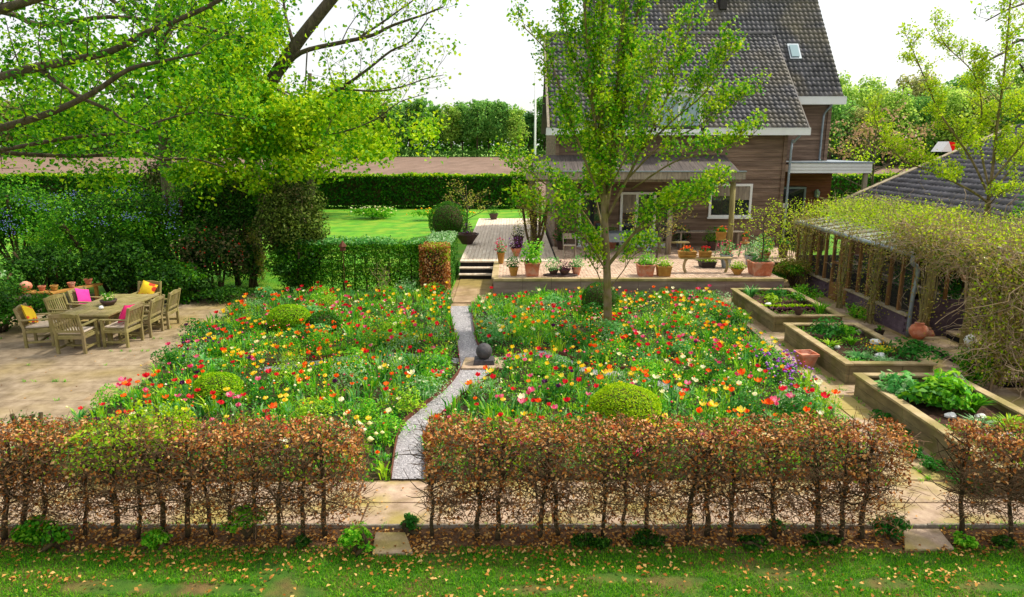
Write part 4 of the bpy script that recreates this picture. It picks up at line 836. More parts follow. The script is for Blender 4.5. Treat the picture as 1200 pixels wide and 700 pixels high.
def tree(name, label, cat, trunk, tr, limbs, seed, levels=2, spacing=.8, clen=2, key='maple', L=.12, W=.6, nl=14, sig=.18, bark='bark', group=None, t0=.3, upb=.35, ang=(35, 65), up=.5, drop=None, tw_n=4, extra=None, ls=1, key2=None):
    limbs = [(a, b * ls, c * ls, d) for a, b, c, d in limbs]
    rng = np.random.default_rng(seed); trunk = smoothpts(trunk, 4); t = thing(name, label, cat, tuple(trunk[0]), group)
    mb = MB(); mb.tube(trunk, np.interp(np.linspace(0, 1, len(trunk)), [0, .06, .3, 1], [tr[0] * 1.45, tr[0] * 1.05, tr[0] * .9, tr[1]]), 14); mb.build('trunk', M[bark], t, smooth=True)
    LB = []
    for pts, r0, r1, st in limbs:
        p = smoothpts(pts, 4); mb = MB(); mb.tube(p, np.linspace(r0, r1, len(p)), 9); mb.build('limb', M[bark], t, smooth=True); LB.append((p, r0, r1, st))
    tw, tips = grow(LB, rng, levels, spacing, clen, t0, upb, ang)
    T = Tubes()
    for q, r, lev in tw: T.add(q, r, tw_n)
    T.build('twigs', M[bark], t)['kind'] = 'stuff'
    A = np.array(tips); n = len(A) * nl; i = rng.integers(0, len(A), n); f = rng.uniform(.6, 3.999, n); k = f.astype(int); f = (f - k)[:, None]
    P = A[i, k] * (1 - f) + A[i, k + 1] * f + rng.normal(size=(n, 3)) * sig
    if extra: 
        for c, r, m in extra: Pe, _ = shell(c, r, m, rng, lump=.4, thick=.7); P = np.concatenate([P, Pe])
    if drop: P = P[drop(P)]
    k_ = 5.5 / max(1.2, L * 14); m = (np.sin(P[:, 0] * k_ + seed) + np.sin(P[:, 1] * k_ * 1.1 + 2) + np.sin(P[:, 2] * k_ * 1.6 + P[:, 0] * k_ * .5)) > .55 + rng.normal(size=len(P)) * .35
    for mk, kk in ((~m, key), (m, key2 or key)):
        if mk.any(): V, F = leaves(P[mk], None, L, W, rng, up=up); npmesh('crown', V, F, LM[kk], t)
    return t
# near maple whose boughs reach in from the left edge
tk = [(-15.2, 14.6, 0), (-15.1, 14.5, 2.2), (-14.9, 14.4, 4.6), (-14.8, 14.5, 7.5), (-14.6, 14.3, 11)]
o_ = lambda z: np.array([-15.0, 14.5, z])
L1 = [([o_(3.6)] + px([(-60, 112, 14.2), (0, 92, 14.2), (40, 80, 14), (80, 72, 14), (130, 60, 13.8), (175, 37, 13.6), (235, 12, 13.4), (275, -10, 13.4)]), .12, .03, .35),
      ([o_(3.3)] + px([(-60, 160, 13.4), (0, 150, 13.4), (60, 132, 13.3), (110, 108, 13.2), (150, 82, 13), (190, 72, 13), (235, 62, 12.8)]), .09, .02, .35),
      (px([(45, 80, 14), (90, 112, 14.1), (130, 130, 14.2), (145, 142, 14.2), (170, 150, 14.3)]), .05, .015, .2),
      ([o_(3.4)] + px([(-50, 182, 15), (0, 176, 15.2), (45, 168, 15.4), (95, 160, 15.5), (160, 155, 15.6), (185, 143, 15.7), (235, 132, 15.8), (290, 140, 15.9)]), .06, .015, .35),
      ([o_(3.2)] + px([(-40, 172, 16), (0, 178, 16), (30, 181, 16.2), (100, 183, 16.4), (160, 178, 16.6), (190, 187, 16.8), (226, 186, 17), (262, 196, 17)]), .07, .02, .4),
      ([o_(5.0)] + px([(-60, 30, 13), (0, 12, 13), (60, -6, 12.8), (130, -20, 12.8), (240, -24, 13), (330, -10, 13.2)]), .1, .03, .3),
      ([o_(4.8)] + px([(-30, 20, 15.5), (50, 30, 16), (130, 20, 16.4), (220, 30, 16.8), (290, 45, 17)]), .08, .02, .3)]
tree('maple_tree', 'big green maple reaching in from the left edge over the garden table', 'tree', tk, (.36, .16), L1, 11, 2, .5, 1.6, 'maple', .092, .75, 24, .2, up=.45, upb=.1, key2='mapledark', tw_n=4, extra=clumps(0, 300, -20, 165, 13, 17, 24, .5, 170, 1) + clumps(60, 260, 120, 215, 14, 17.5, 12, .5, 230, 2))
# leaning tree with the long boughs sweeping right
tk = px([(292, 262, 24.5), (296, 210, 24.6), (300, 160, 24.6), (312, 108, 24.6), (345, 55, 24.6), (388, 0, 24.8), (430, -50, 25)]); tk[0][2] = 0
L3 = [(px([(330, 85, 24.6), (352, 62, 24.2), (400, 50, 24), (435, 42, 24), (460, 30, 24), (495, 18, 23.8), (520, 8, 23.6)]), .13, .03, .35),
      (px([(420, 45, 24), (450, 25, 24.4), (478, 5, 24.6), (500, -10, 24.8)]), .06, .02, .3),
      (px([(300, 160, 24.6), (345, 135, 24), (400, 103, 23.8), (430, 82, 23.6), (458, 60, 23.6), (482, 48, 23.4), (503, 20, 23.4)]), .1, .025, .4),
      (px([(395, 104, 23.8), (440, 107, 24), (470, 102, 24), (500, 92, 24.2), (520, 88, 24.2)]), .05, .015, .3),
      (px([(302, 170, 24.6), (350, 160, 25), (400, 155, 25.4), (440, 140, 25.6), (468, 120, 25.8), (500, 110, 26)]), .06, .015, .35),
      (px([(312, 108, 24.6), (285, 80, 24), (260, 45, 23.6), (245, 0, 23.4), (240, -30, 23.4)]), .14, .04, .3),
      (px([(300, 160, 24.6), (270, 140, 23.4), (240, 128, 22.6), (205, 125, 22)]), .08, .02, .2),
      (px([(300, 175, 24.6), (330, 180, 23), (360, 175, 22), (390, 185, 21.4)]), .07, .02, .2),
      (px([(298, 190, 24.6), (270, 180, 22.5), (250, 185, 21.6), (235, 200, 21)]), .06, .02, .2),
      (px([(345, 55, 24.6), (335, 20, 25), (330, -20, 25.4)]), .1, .04, .3),
      (px([(360, 60, 24), (358, 95, 24), (357, 132, 24)]), .035, .02, .9)]
def keep3(P):   # boughs on the right stay airy
    dep = P[:, 1] * _c - (P[:, 2] - CAM_H) * _s; u = 600 + F_PX * P[:, 0] / dep; r = np.random.default_rng(1).uniform(0, 1, len(P)); k = np.clip((u - 330) / 60, 0, 1)
    return (r > k * .62)
tree('oak_tree', 'leaning tree with long dark boughs sweeping right over the lawn, yellow-green leaves', 'tree', tk, (.27, .17), L3, 23, 2, .55, 2.1, 'maple_y', .135, .75, 46, .27, up=.5, upb=.12, key2='maple', ls=.72, drop=keep3, extra=clumps(205, 385, 95, 222, 20.5, 24, 50, .6, 360, 3) + clumps(230, 330, -10, 100, 22, 25, 20, .7, 330, 4) + clumps(370, 425, 120, 185, 22, 24, 7, .5, 240, 5))
tk = [(-19.9, 40.1, 0), (-20, 40.1, 3), (-19.7, 40, 7), (-19.4, 40, 12)]
L2 = [([(-19.8, 40, 4 + i * .9), (-19.8 + 3 * math.cos(i * 1.3), 40 + 2.6 * math.sin(i * 1.3), 5.6 + i), (-19.8 + 5.6 * math.cos(i * 1.3 + .2), 40 + 5 * math.sin(i * 1.3), 7 + i * .9)], .16, .05, .2) for i in range(9)]
tree('lawn_tree', 'tree with a straight dark trunk standing on the lawn left of the leaning tree', 'tree', tk, (.36, .16), L2, 31, 2, 1.0, 3, 'maple', .3, .75, 20, .45, up=.5, extra=clumps(40, 280, 40, 175, 36, 43, 30, 1.5, 220, 6))
tk = [(-13.5, 46.2, 0), (-13.4, 46.2, 3), (-13.2, 46.2, 6), (-13.0, 46, 9)]
L4 = [([(-13.4, 46.2, 2.6 + i * .6), (-13.4 + 2.8 * math.cos(i * 1.4), 46.2 + 2 * math.sin(i * 1.4), 3.6 + i * .7), (-13.4 + 5.2 * math.cos(i * 1.4 + .1), 46.2 + 4 * math.sin(i * 1.4), 4.6 + i * .6)], .12, .04, .2) for i in range(8)]
tree('round_tree', 'smaller tree with a short trunk against the tall clipped hedge', 'tree', tk, (.26, .12), L4, 37, 2, .9, 2.6, 'maple_y', .28, .75, 18, .4, up=.5, extra=clumps(330, 520, 108, 180, 43, 48, 26, 1.3, 190, 7))
# central garden tree
tk = px([(712, 394, 16), (712, 350, 16), (711, 310, 16), (709, 270, 16), (708, 225, 16.02)]); tk[0][2] = 0
cL = [(px([(709, 270, 16), (706, 200, 16), (704, 150, 15.9), (704, 100, 15.8), (706, 50, 15.7), (708, -20, 15.6)]), .11, .05, .1),
      (px([(709, 250, 16), (716, 200, 16.1), (720, 150, 16.2), (725, 90, 16.3), (728, 40, 16.3), (736, -25, 16.4)]), .1, .045, .1),
      (px([(714, 210, 16.1), (728, 150, 16.2), (738, 80, 16.3), (746, 20, 16.5), (756, -30, 16.6)]), .06, .03, .2),
      (px([(706, 190, 16), (695, 130, 15.7), (690, 70, 15.5), (684, 0, 15.3), (680, -30, 15.2)]), .05, .025, .2),
      (px([(712, 312, 16), (728, 292, 15.9), (748, 268, 15.7), (770, 248, 15.5), (800, 238, 15.3), (828, 236, 15.1)]), .065, .02, .3),
      (px([(742, 274, 15.8), (765, 262, 15.9), (790, 250, 16.1), (820, 230, 16.3), (850, 215, 16.5)]), .04, .015, .2),
      (px([(709, 260, 16), (740, 200, 16.1), (765, 150, 16.2), (785, 105, 16.3), (800, 60, 16.4), (812, 15, 16.4)]), .05, .02, .25),
      (px([(735, 210, 16.1), (775, 170, 16.3), (815, 150, 16.4), (850, 128, 16.5), (885, 105, 16.6)]), .035, .012, .25),
      (px([(750, 178, 16.1), (790, 140, 16), (825, 110, 15.9), (852, 70, 15.8), (856, 50, 15.7)]), .03, .012, .25),
      (px([(740, 222, 16.1), (790, 190, 15.6), (830, 180, 15.3), (870, 165, 15.1), (886, 160, 15)]), .03, .012, .3),
      (px([(708, 240, 16), (690, 200, 15.8), (672, 150, 15.6), (655, 100, 15.5), (640, 60, 15.4), (612, 30, 15.3)]), .04, .015, .25),
      (px([(705, 150, 15.8), (685, 100, 15.9), (668, 50, 16), (655, 0, 16.1)]), .035, .015, .25),
      (px([(710, 300, 16), (692, 262, 16.2), (670, 235, 16.4), (645, 220, 16.6), (618, 200, 16.8), (592, 180, 16.9)]), .045, .015, .3),
      (px([(711, 318, 16), (690, 285, 15.6), (662, 258, 15.3), (635, 250, 15.1), (605, 242, 15)]), .035, .012, .3),
      (px([(710, 290, 16), (700, 240, 16.7), (690, 190, 17), (670, 140, 17.2)]), .035, .012, .3),
      (px([(711, 350, 16), (700, 320, 15.9), (688, 300, 15.8), (680, 285, 15.8)]), .02, .01, .4),
      (px([(712, 340, 16), (730, 318, 16.1), (742, 300, 16.3), (760, 290, 16.4)]), .02, .01, .4),
      (px([(709, 230, 16), (740, 170, 15.2), (760, 110, 14.9), (775, 60, 14.8)]), .03, .012, .3)]
tree('pear_tree', 'slender multi-stemmed pear tree with fresh green leaves in the middle of the right tulip bed', 'tree', tk, (.105, .075), cL, 5, 2, .2, .78, 'pear', .078, .8, 30, .1, bark='bark_moss', up=.3, upb=.7, ang=(20, 48), ls=.72, key2='maple_y', drop=lambda P: (((P[:, 0] - 3.75) / .6) ** 2 + ((P[:, 2] - 5.15) / .55) ** 2 > 1) | (np.arange(len(P)) % 3 == 0))
# yellow-green tree behind the arbour
tk = px([(1155, 300, 18), (1156, 265, 18), (1158, 235, 18)]); tk.insert(0, np.array([tk[0][0], 18.0, 0.0]))
rL = [(px([(1158, 235, 18), (1163, 200, 18), (1168, 150, 18), (1175, 100, 18), (1180, 50, 18), (1184, 0, 18), (1186, -30, 18)]), .07, .02, .15),
      (px([(1158, 238, 18), (1140, 225, 17.8), (1115, 212, 17.6), (1090, 200, 17.5), (1062, 190, 17.4), (1035, 165, 17.3), (1022, 130, 17.2)]), .055, .012, .25),
      (px([(1160, 232, 18), (1140, 190, 17.7), (1120, 160, 17.5), (1100, 130, 17.4), (1085, 95, 17.3), (1070, 60, 17.2), (1062, 42, 17.2)]), .05, .01, .25),
      (px([(1160, 225, 18), (1152, 190, 18.2), (1148, 160, 18.3), (1150, 120, 18.3), (1140, 85, 18.3), (1110, 55, 18.3), (1094, 28, 18.3)]), .05, .01, .25),
      (px([(1160, 232, 18), (1180, 205, 18.1), (1205, 185, 18.3), (1240, 170, 18.5)]), .05, .012, .25),
      (px([(1160, 215, 18), (1185, 185, 17.6), (1215, 150, 17.3), (1245, 120, 17)]), .05, .012, .25),
      (px([(1166, 165, 18), (1190, 140, 18.2), (1215, 110, 18.4)]), .035, .01, .2), (px([(1159, 240, 18), (1175, 225, 17.2), (1200, 222, 16.8)]), .03, .01, .25),
      (px([(1172, 120, 18), (1150, 95, 18.1), (1140, 70, 18.1)]), .02, .008, .3)]
tree('young_tree', 'young yellow-green tree with upswept branches rising behind the vine arbour', 'tree', tk, (.09, .07), rL, 9, 2, .16, .6, 'spring', .065, .7, 26, .07, bark='bark_moss', up=.3, upb=.45, ls=.62)
tk = [(21, 22, 0), (20.9, 22, 4), (20.8, 21.8, 9)]
tree('edge_tree', 'dark-branched tree leaning in at the upper right edge of the photo', 'tree', tk, (.25, .12), [(([(20.8, 22, 6.6)] + px([(1215, 48, 21.5), (1180, 60, 21), (1150, 76, 20.6), (1140, 85, 20.5)])), .06, .015, .5), (([(20.8, 22, 8)] + px([(1230, 5, 21.5), (1190, 8, 21), (1155, 25, 20.8)])), .06, .015, .4), (([(20.8, 22, 7)] + px([(1225, 90, 21.5), (1195, 75, 21), (1175, 60, 20.8)])), .05, .015, .4)], 15, 2, .5, 1.0, 'maple', .11, .7, 8, .12)
# ---------------------------------------------------------------- far woodland
FRG = np.random.default_rng(4)
def far_proto(seed, H, Rr, key, label, group, n=2600, L=.95, cz=.56, name='woodland_tree', low=.12):
    rng = np.random.default_rng(seed); t = thing(name, label, 'tree', (0, 0, 0), group)
    mb = MB(); mb.tube([(0, 0, 0), (.2, 0, H * .4), (0, .1, H * .8)], [.36, .26, .1], 7)
    for k in range(5): a = k * 1.3; mb.tube([(0, 0, H * (.3 + .08 * k)), (Rr * .6 * math.cos(a), Rr * .6 * math.sin(a), H * (.5 + .08 * k))], [.14, .04], 5)
    mb.build('trunk', M['bark'], t, smooth=True); Ps = []
    for k in range(20):
        f = (k + rng.uniform(0, 1)) / 20 * (1 - low) + low; z = H * (.2 + .68 * f); rr = Rr * (1.1 - abs(f - .5) * .9) * .5; a = k * 2.4 + rng.uniform(-.5, .5); q = Rr * .72 * rng.uniform(.3, 1) * (1.15 - f * .75)
        P, N = shell((q * math.cos(a), q * math.sin(a), z), (rr * .8, rr * .8, rr * .75), n // 20, rng, lump=.3, thick=.5); Ps.append((P, N))
    P = np.concatenate([a for a, b in Ps]); N = np.concatenate([b for a, b in Ps]); V, F = leaves(P, N, L, .75, rng, up=.5); npmesh('crown', V, F, LM[key], t); return t
far = [far_proto(100 + i, [22, 23, 20, 23, 22, 20][i], [7.2, 6.8, 6.2, 6.4, 7.4, 6.8][i], ['far1', 'far2', 'far3', 'far1', 'far2', 'far4'][i], ['mid green tree in the woodland edge beyond the ploughed field', 'fresh light green tree in the woodland edge beyond the ploughed field', 'dark blue-green tree in the woodland edge beyond the ploughed field', 'mid green tree in the woodland edge beyond the ploughed field', 'fresh light green tree in the woodland edge beyond the ploughed field', 'brownish budding tree in the woodland edge beyond the ploughed field'][i], 'woodland trees beyond the field') for i in range(6)]
far_kind = ['mid green tree', 'light green tree', 'dark blue-green tree', 'tall mid green tree', 'broad light green tree', 'brownish budding tree']
x = -236; k = 0; used = set()
while x < 92:
    j = int(FRG.choice([0, 1, 2, 3, 4, 5, 0, 1, 3, 4, 0])); o = far[j] if j not in used else copy_tree(far[j]); used.add(j)
    kl = far_kind[j]; wh = where(x, 272); o['label'] = kl + ' in the far wood, ' + wh; o['group'] = kl + 's in the far woodland edge, ' + wh
    o.location = (x, 272 + FRG.uniform(-3, 5), 0); o.rotation_euler = (0, 0, FRG.uniform(0, 6)); s = FRG.uniform(.84, 1.1); o.scale = (s, s, s * FRG.uniform(.92, 1.08)); x += FRG.uniform(3.6, 6.2); k += 1
def fill_mass(name, x0, x1, y, depth, h, n, key, L, label, seed, cat):
    rng = np.random.default_rng(seed); X_ = rng.uniform(x0, x1, n); top = h * (.8 + .12 * np.sin(X_ * .21 + seed) + .1 * np.sin(X_ * .53) + .06 * np.sin(X_ * 1.3)); Zz = top * rng.uniform(0.02, 1, n) ** .8
    P = np.stack([X_, y + rng.uniform(0, depth, n), Zz], 1); V, F = leaves(P, None, L, .8, rng, up=.3); return tag(npmesh(name, V, F, LM[key]), label, cat, kind='stuff')
fill_mass('far_wood', -250, 100, 280, 8, 20, 30000, 'far1', 1.5, 'dark wood behind the front row of trees beyond the field', 2, 'wood')
fill_mass('undergrowth', -250, 100, 266, 3, 3.2, 9000, 'far1', .8, 'undergrowth along the foot of the woodland edge', 3, 'undergrowth')
rt = [far_proto(120 + i, [17, 15, 16][i], [7.5, 7, 7][i], ['far2', 'far4', 'far1'][i], ['bright green rounded tree on the wooded rise right of the house', 'brownish budding tree on the wooded rise right of the house', 'deep green tree on the wooded rise right of the house'][i], 'trees on the rise right of the house', n=3000, L=.62) for i in range(3)]
used = set(); sp_ = []
for row in range(3):
    x = 66 - row * 3
    while x < 150: sp_.append((x, 142 + row * 12 + FRG.uniform(-3, 3), row * 2.6)); x += FRG.uniform(4.5, 6.5)
for (x, y, z) in sp_:
    j = int(FRG.choice([0, 1, 2])); o = rt[j] if j not in used else copy_tree(rt[j]); used.add(j); kl = ['bright green rounded tree', 'brownish budding tree', 'deep green tree'][j]; wh = ['front', 'middle', 'back'][int(z / 2.5)] + ' row ' + ('above the porch' if x < 92 else 'above the outbuilding'); o['label'] = kl + ' in the ' + wh; o['group'] = kl + 's in the ' + wh; o.location = (x, y, z - .3); s = FRG.uniform(.8, 1.05) * (1 + .15 * (x - 66) / 80); o.scale = (s, s, s); o.rotation_euler = (0, 0, FRG.uniform(0, 6))
fill_mass('far_thicket', 60, 160, 150, 36, 8, 16000, 'far3', 1.0, 'dark thicket under the trees on the rise right of the house', 6, 'thicket')
# blossom tree and young tree right of the house
def small_tree(name, label, x, y, H, rad, key, L, n, seed, bark='bark', z0=.35, tr=.09):
    rng = np.random.default_rng(seed); limbs = []
    for i in range(8): a = i * 2.4 + .3; f = z0 + .5 * i / 8; limbs.append(([(x, y, H * f), (x + rad * .55 * math.cos(a), y + rad * .55 * math.sin(a), H * (f + .14)), (x + rad * .95 * math.cos(a), y + rad * .95 * math.sin(a), H * (f + .26))], tr * .5, tr * .15, .15))
    return tree(name, label, 'tree', [(x, y, 0), (x + .05, y, H * .4), (x, y, H * .92)], (tr, tr * .35), limbs, seed, 2, rad * .22, rad * .5, key, L, .7, n, rad * .07, bark=bark)
small_tree('blossom_tree', 'small tree with pink-brown blossom right of the house, before the wood', 29.5, 57, 6.3, 4.2, 'pink', .3, 9, 51)
small_tree('young_tree', 'airy yellow-green tree on the lawn between porch and field', 20.8, 40, 4.6, 2.4, 'spring', .13, 6, 52)
small_tree('potted_tree', 'little yellow-green tree growing in the large terracotta box on the patio', 7.72, 20.95, 2.4, 1.0, 'spring', .06, 7, 53, tr=.03, z0=.45).location.z += 0
o = bpy.data.objects['potted_tree']; o.location.z = .6; o.scale = (1, 1, .78)
small_tree('weeping_shrub', 'low arching pale yellow-green tree under the veranda edge, right of the garden tree', 5.0, 23.4, 2.1, 1.25, 'vine', .07, 7, 54, tr=.035, z0=.5); o = bpy.data.objects['weeping_shrub']; o.location.z = .55; o.scale = (1, 1, .7)
small_tree('bronze_shrub', 'open bronze-leaved shrub at the far left corner of the deck', -2.5, 37.5, 2.6, 1.5, 'vine', .11, 6, 55, tr=.05, z0=.2)
# ================================================================ HEDGES AND SHRUBS
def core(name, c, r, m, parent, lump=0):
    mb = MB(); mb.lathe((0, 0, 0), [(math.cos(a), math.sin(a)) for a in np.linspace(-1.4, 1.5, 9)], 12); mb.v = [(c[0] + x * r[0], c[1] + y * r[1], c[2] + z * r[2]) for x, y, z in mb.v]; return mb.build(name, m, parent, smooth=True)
def ball(x, y, r, h, key, n, label, L=.035, name='box_ball'):
    rng = np.random.default_rng(int(abs(x * 100)) + 1); t = thing(name, label, 'shrub', (x, y, 0)); c = (x, y, h * .45)
    core('dark_core', c, (r * .84, r * .84, h * .46), M['hedge_trunk'], t); P, N = shell(c, (r, r, h * .56), n, rng, lump=.05, thick=.12); V, F = leaves(P, N, L, .55, rng, up=.35); npmesh('foliage', V, F, LM[key], t)  # solid dark core added so the leaf shell is not see-through
ball(1.86, 10.55, .6, .66, 'box', 16000, 'largest clipped bright green box ball, behind the middle beech hedge', .032)
ball(-5.25, 11.55, .42, .52, 'boxmid', 9000, 'clipped green box ball in the front of the left tulip bed', .033)
ball(-5.55, 16.5, .54, .62, 'boxmid', 9500, 'clipped green box ball in the back of the left tulip bed', .04)
ball(-4.65, 16.3, .42, .48, 'boxdark', 3500, 'darker loose box ball right of the back clipped ball in the left bed', .05)
ball(2.4, 18.1, .5, .85, 'boxdark', 5500, 'dark green box ball directly behind the garden tree trunk', .04)
ball(-3.2, 34, .95, 1.75, 'boxdark', 8000, 'big dark green box ball beside the left edge of the deck', .06)
def lumpy_shrub(name, label, x, y, rx, ry, h, key, L, n, seed, z0=.0, lumps=16, W=.6, stems=8, cat='shrub', up=.4, k2=None, f2=.3, bottom=.1, group=None):
    rng = np.random.default_rng(seed); t = thing(name, label, cat, (x, y, 0), group); mb = MB()
    for i in range(stems):
        a = rng.uniform(0, 6.3); q = rng.uniform(.2, .7); e = (x + rx * q * math.cos(a), y + ry * q * math.sin(a), h * rng.uniform(.6, .9)); mb.tube(smoothpts([(x + rng.uniform(-.15, .15), y + rng.uniform(-.1, .1), 0), ((x + e[0]) / 2 + rng.uniform(-.1, .1), (y + e[1]) / 2, e[2] * .5), e], 3), .022 + .008 * h, 6)
    mb.build('stems', M['hedge_trunk'], t, smooth=True); Pa, Pb = [], []
    for i in range(lumps):
        d = unit(rng.normal(size=3)); d[2] = abs(d[2]) if i > lumps * .3 else d[2]; c = np.array([x, y, h * .5]) + d * np.array([rx, ry, h * .5]) * rng.uniform(.45, .78); c[2] = max(c[2], h * bottom + z0); q = rng.uniform(.3, .5)
        P, N = shell(c, (rx * q, ry * q, h * .5 * q), n // lumps, rng, lump=.3, thick=.7); (Pb if (k2 and rng.uniform() < f2) else Pa).append((P, N))
    for nm, S, ky in (('foliage', Pa, key), ('foliage', Pb, k2)):
        if S: P = np.concatenate([a for a, b in S]); N = np.concatenate([b for a, b in S]); q = P[:, 2] > .02; V, F = leaves(P[q], N[q], L, W, rng, up=up); npmesh(nm, V, F, LM[ky], t)
    return t
s = lumpy_shrub('ceanothus', 'tall dark shrub with small blue flower clusters behind the pot bench', -12.6, 21, 2.5, 1.6, 3.3, 'dark', .085, 17000, 61, k2='mid', f2=.45, bottom=.02, lumps=24)
rg = np.random.default_rng(6); P, N = shell((-12.6, 20.6, 2.1), (2.6, 1.6, 1.25), 60, rg, hemi=True, thick=.1); P = np.repeat(P[:26], 22, 0) + rg.normal(size=(572, 3)) * np.array([.16, .1, .09]); P[:, 1] -= .25; blobs('blooms', P, .018, PET['blue'], s, rg)['kind'] = 'stuff'
lumpy_shrub('viburnum', 'dense green shrub at the middle of the dark shrubbery behind the table', -10.9, 22.3, 2.0, 1.4, 3.4, 'mid', .09, 12000, 62, k2='dark', f2=.5)
s = lumpy_shrub('rhododendron', 'very dark broad shrub with tiny red buds right behind the far table end', -9.15, 20.9, 1.25, 1.1, 2.1, 'dark', .1, 10000, 63, k2='holly', f2=.4, bottom=.02, lumps=22)
P, N = shell((-9.15, 20.5, 1.0), (1.2, 1.0, 1.0), 90, rg, hemi=True, thick=.1); blobs('buds', P, .022, PET['red'], s, rg)['kind'] = 'stuff'
lumpy_shrub('laurel', 'dark green laurel filling the shrubbery straight behind the garden table', -11.4, 20.0, 1.5, .9, 1.9, 'dark', .1, 12000, 64, bottom=.02, lumps=24)
lumpy_shrub('laurel', 'low dark laurel right behind the far table end chairs', -9.9, 19.4, 1.2, .7, 1.25, 'dark', .09, 8000, 641, bottom=.02, lumps=20, k2='mid', f2=.2)
lumpy_shrub('laurel', 'dark laurel filling the gap behind the terracotta ball on the pot bench', -13.7, 19.6, 1.5, .8, 1.7, 'dark', .09, 9000, 642, bottom=.02, lumps=20, k2='ceano', f2=.3)
lumpy_shrub('pale_shrub', 'grey-green variegated shrub at the left edge beside the pot bench', -14.2, 17.6, 1.5, 1.2, 1.7, 'ceano', .085, 9000, 65, k2='pale', f2=.2, bottom=.02, lumps=20)
lumpy_shrub('laurel', 'low dark shrub at the left photo edge behind the yellow-cushioned chair', -12.6, 16.2, 1.3, 1.0, 1.15, 'dark', .08, 5500, 66, k2='boxdark', f2=.3)
lumpy_shrub('bright_shrub', 'bright green leafy shrub at the left photo edge under the maple boughs', -17.5, 24, 2.4, 1.8, 3.2, 'dark', .12, 12000, 67, k2='mid', f2=.55, bottom=.02, lumps=22)
lumpy_shrub('yellow_shrub', 'low shrub with yellow flowers on the lawn at the left edge', -18.6, 28, 1.8, 1.2, 1.0, 'ceano', .1, 3000, 68, k2='spring', f2=.3)
lumpy_shrub('ivy_mound', 'dark ivy ground cover spilling onto the terrace at the right end of the shrubbery', -8.6, 19.6, 1.35, .75, .42, 'dark', .07, 3600, 69, lumps=20)
lumpy_shrub('climbing_ivy', 'low ivy skirt round the foot of the grey-leaved column tree', -6.85, 21.0, .85, .55, 1.5, 'mid', .08, 6500, 831, bottom=.02, lumps=24, k2='dark', f2=.5)
lumpy_shrub('red_stem_shrub', 'small shrub with reddish autumn-like leaves beside the hedge arch', -8.4, 21.7, .55, .6, 2.0, 'holly', .08, 3600, 70, k2='vine', f2=.5)
lumpy_shrub('brown_bush', 'bare reddish brown bush in front of the tall hedge on the left', -21.5, 44, 2.6, 1.5, 4.0, 'holly', .18, 3000, 71, stems=24)
def standard(name, label, base, lean, rx, ry, z0, z1, key, n, seed, L=.085, k2='holly'):
    rng = np.random.default_rng(seed); t = thing(name, label, 'tree', base); mb = MB(); x, y, _ = base
    mb.tube(smoothpts([base, (x + lean * .3, y, z0 * .7), (x + lean, y, (z0 + z1) / 2)], 4), [.09] * 9, 8) if False else mb.tube([base, (x + lean * .4, y, z0 * .6), (x + lean * .8, y, z0), (x + lean, y, (z0 + z1) / 2)], [.1, .08, .07, .03], 8)
    for i in range(7): a = i * .9; mb.tube([(x + lean * .8, y, z0 * .9), (x + lean + rx * .7 * math.cos(a), y + ry * .7 * math.sin(a), z0 + (z1 - z0) * (.3 + .08 * i))], [.04, .012], 5)
    mb.build('trunk', M['hedge_trunk'], t, smooth=True); Ps = []
    for i in range(20):
        d = unit(rng.normal(size=3)); c = np.array([x + lean, y, (z0 + z1) / 2]) + d * np.array([rx, ry, (z1 - z0) / 2]) * .62; P, N = shell(c, (rx * .42, ry * .42, (z1 - z0) * .2), n // 20, rng, lump=.3, thick=.7); Ps.append((P, N))
    P = np.concatenate([a for a, b in Ps]); N = np.concatenate([b for a, b in Ps]); h = n // 20 * 13
    V, F = leaves(P[:h], N[:h], L, .6, rng, up=.3); npmesh('crown', V, F, LM[key], t); V, F = leaves(P[h:], N[h:], L, .6, rng, up=.3); npmesh('crown', V, F, LM[k2], t)
standard('holly_tree', 'dark-leaved small tree with a bare trunk left of the lawn gap', (-9.0, 22.0, 0), -.1, 1.75, 1.0, 1.5, 3.75, 'dark', 13000, 81)
standard('holly_tree', 'dark grey-leaved column tree at the left end of the low hedge', (-6.75, 21.1, 0), -.05, 1.15, .8, .7, 3.65, 'olive', 13000, 82)
lumpy_shrub('climbing_ivy', 'dark ivy clothing the hedge end below the grey-leaved column tree', -6.75, 21.1, .95, .6, 2.7, 'dark', .08, 8500, 83, k2='mid', f2=.4)
t = thing('birdhouse', 'small reddish lantern-shaped birdhouse hanging at the left end of the low hedge', 'birdhouse', (-5.15, 20.6, 0)); mb = MB(); mb.lathe((-5.15, 20.6, 1.35), [(.07, 0), (.09, .02), (.08, .14)], 6); mb.build('body', M['corten'], t); mb = MB(); mb.lathe((-5.15, 20.6, 1.491), [(.13, 0), (.03, .14), (.01, .18)], 6); mb.build('roof', M['corten'], t); mb = MB(); mb.tube([(-5.15, 20.6, 0), (-5.15, 20.6, 1.35)], .012, 5); mb.build('stake', M['corten'], t)
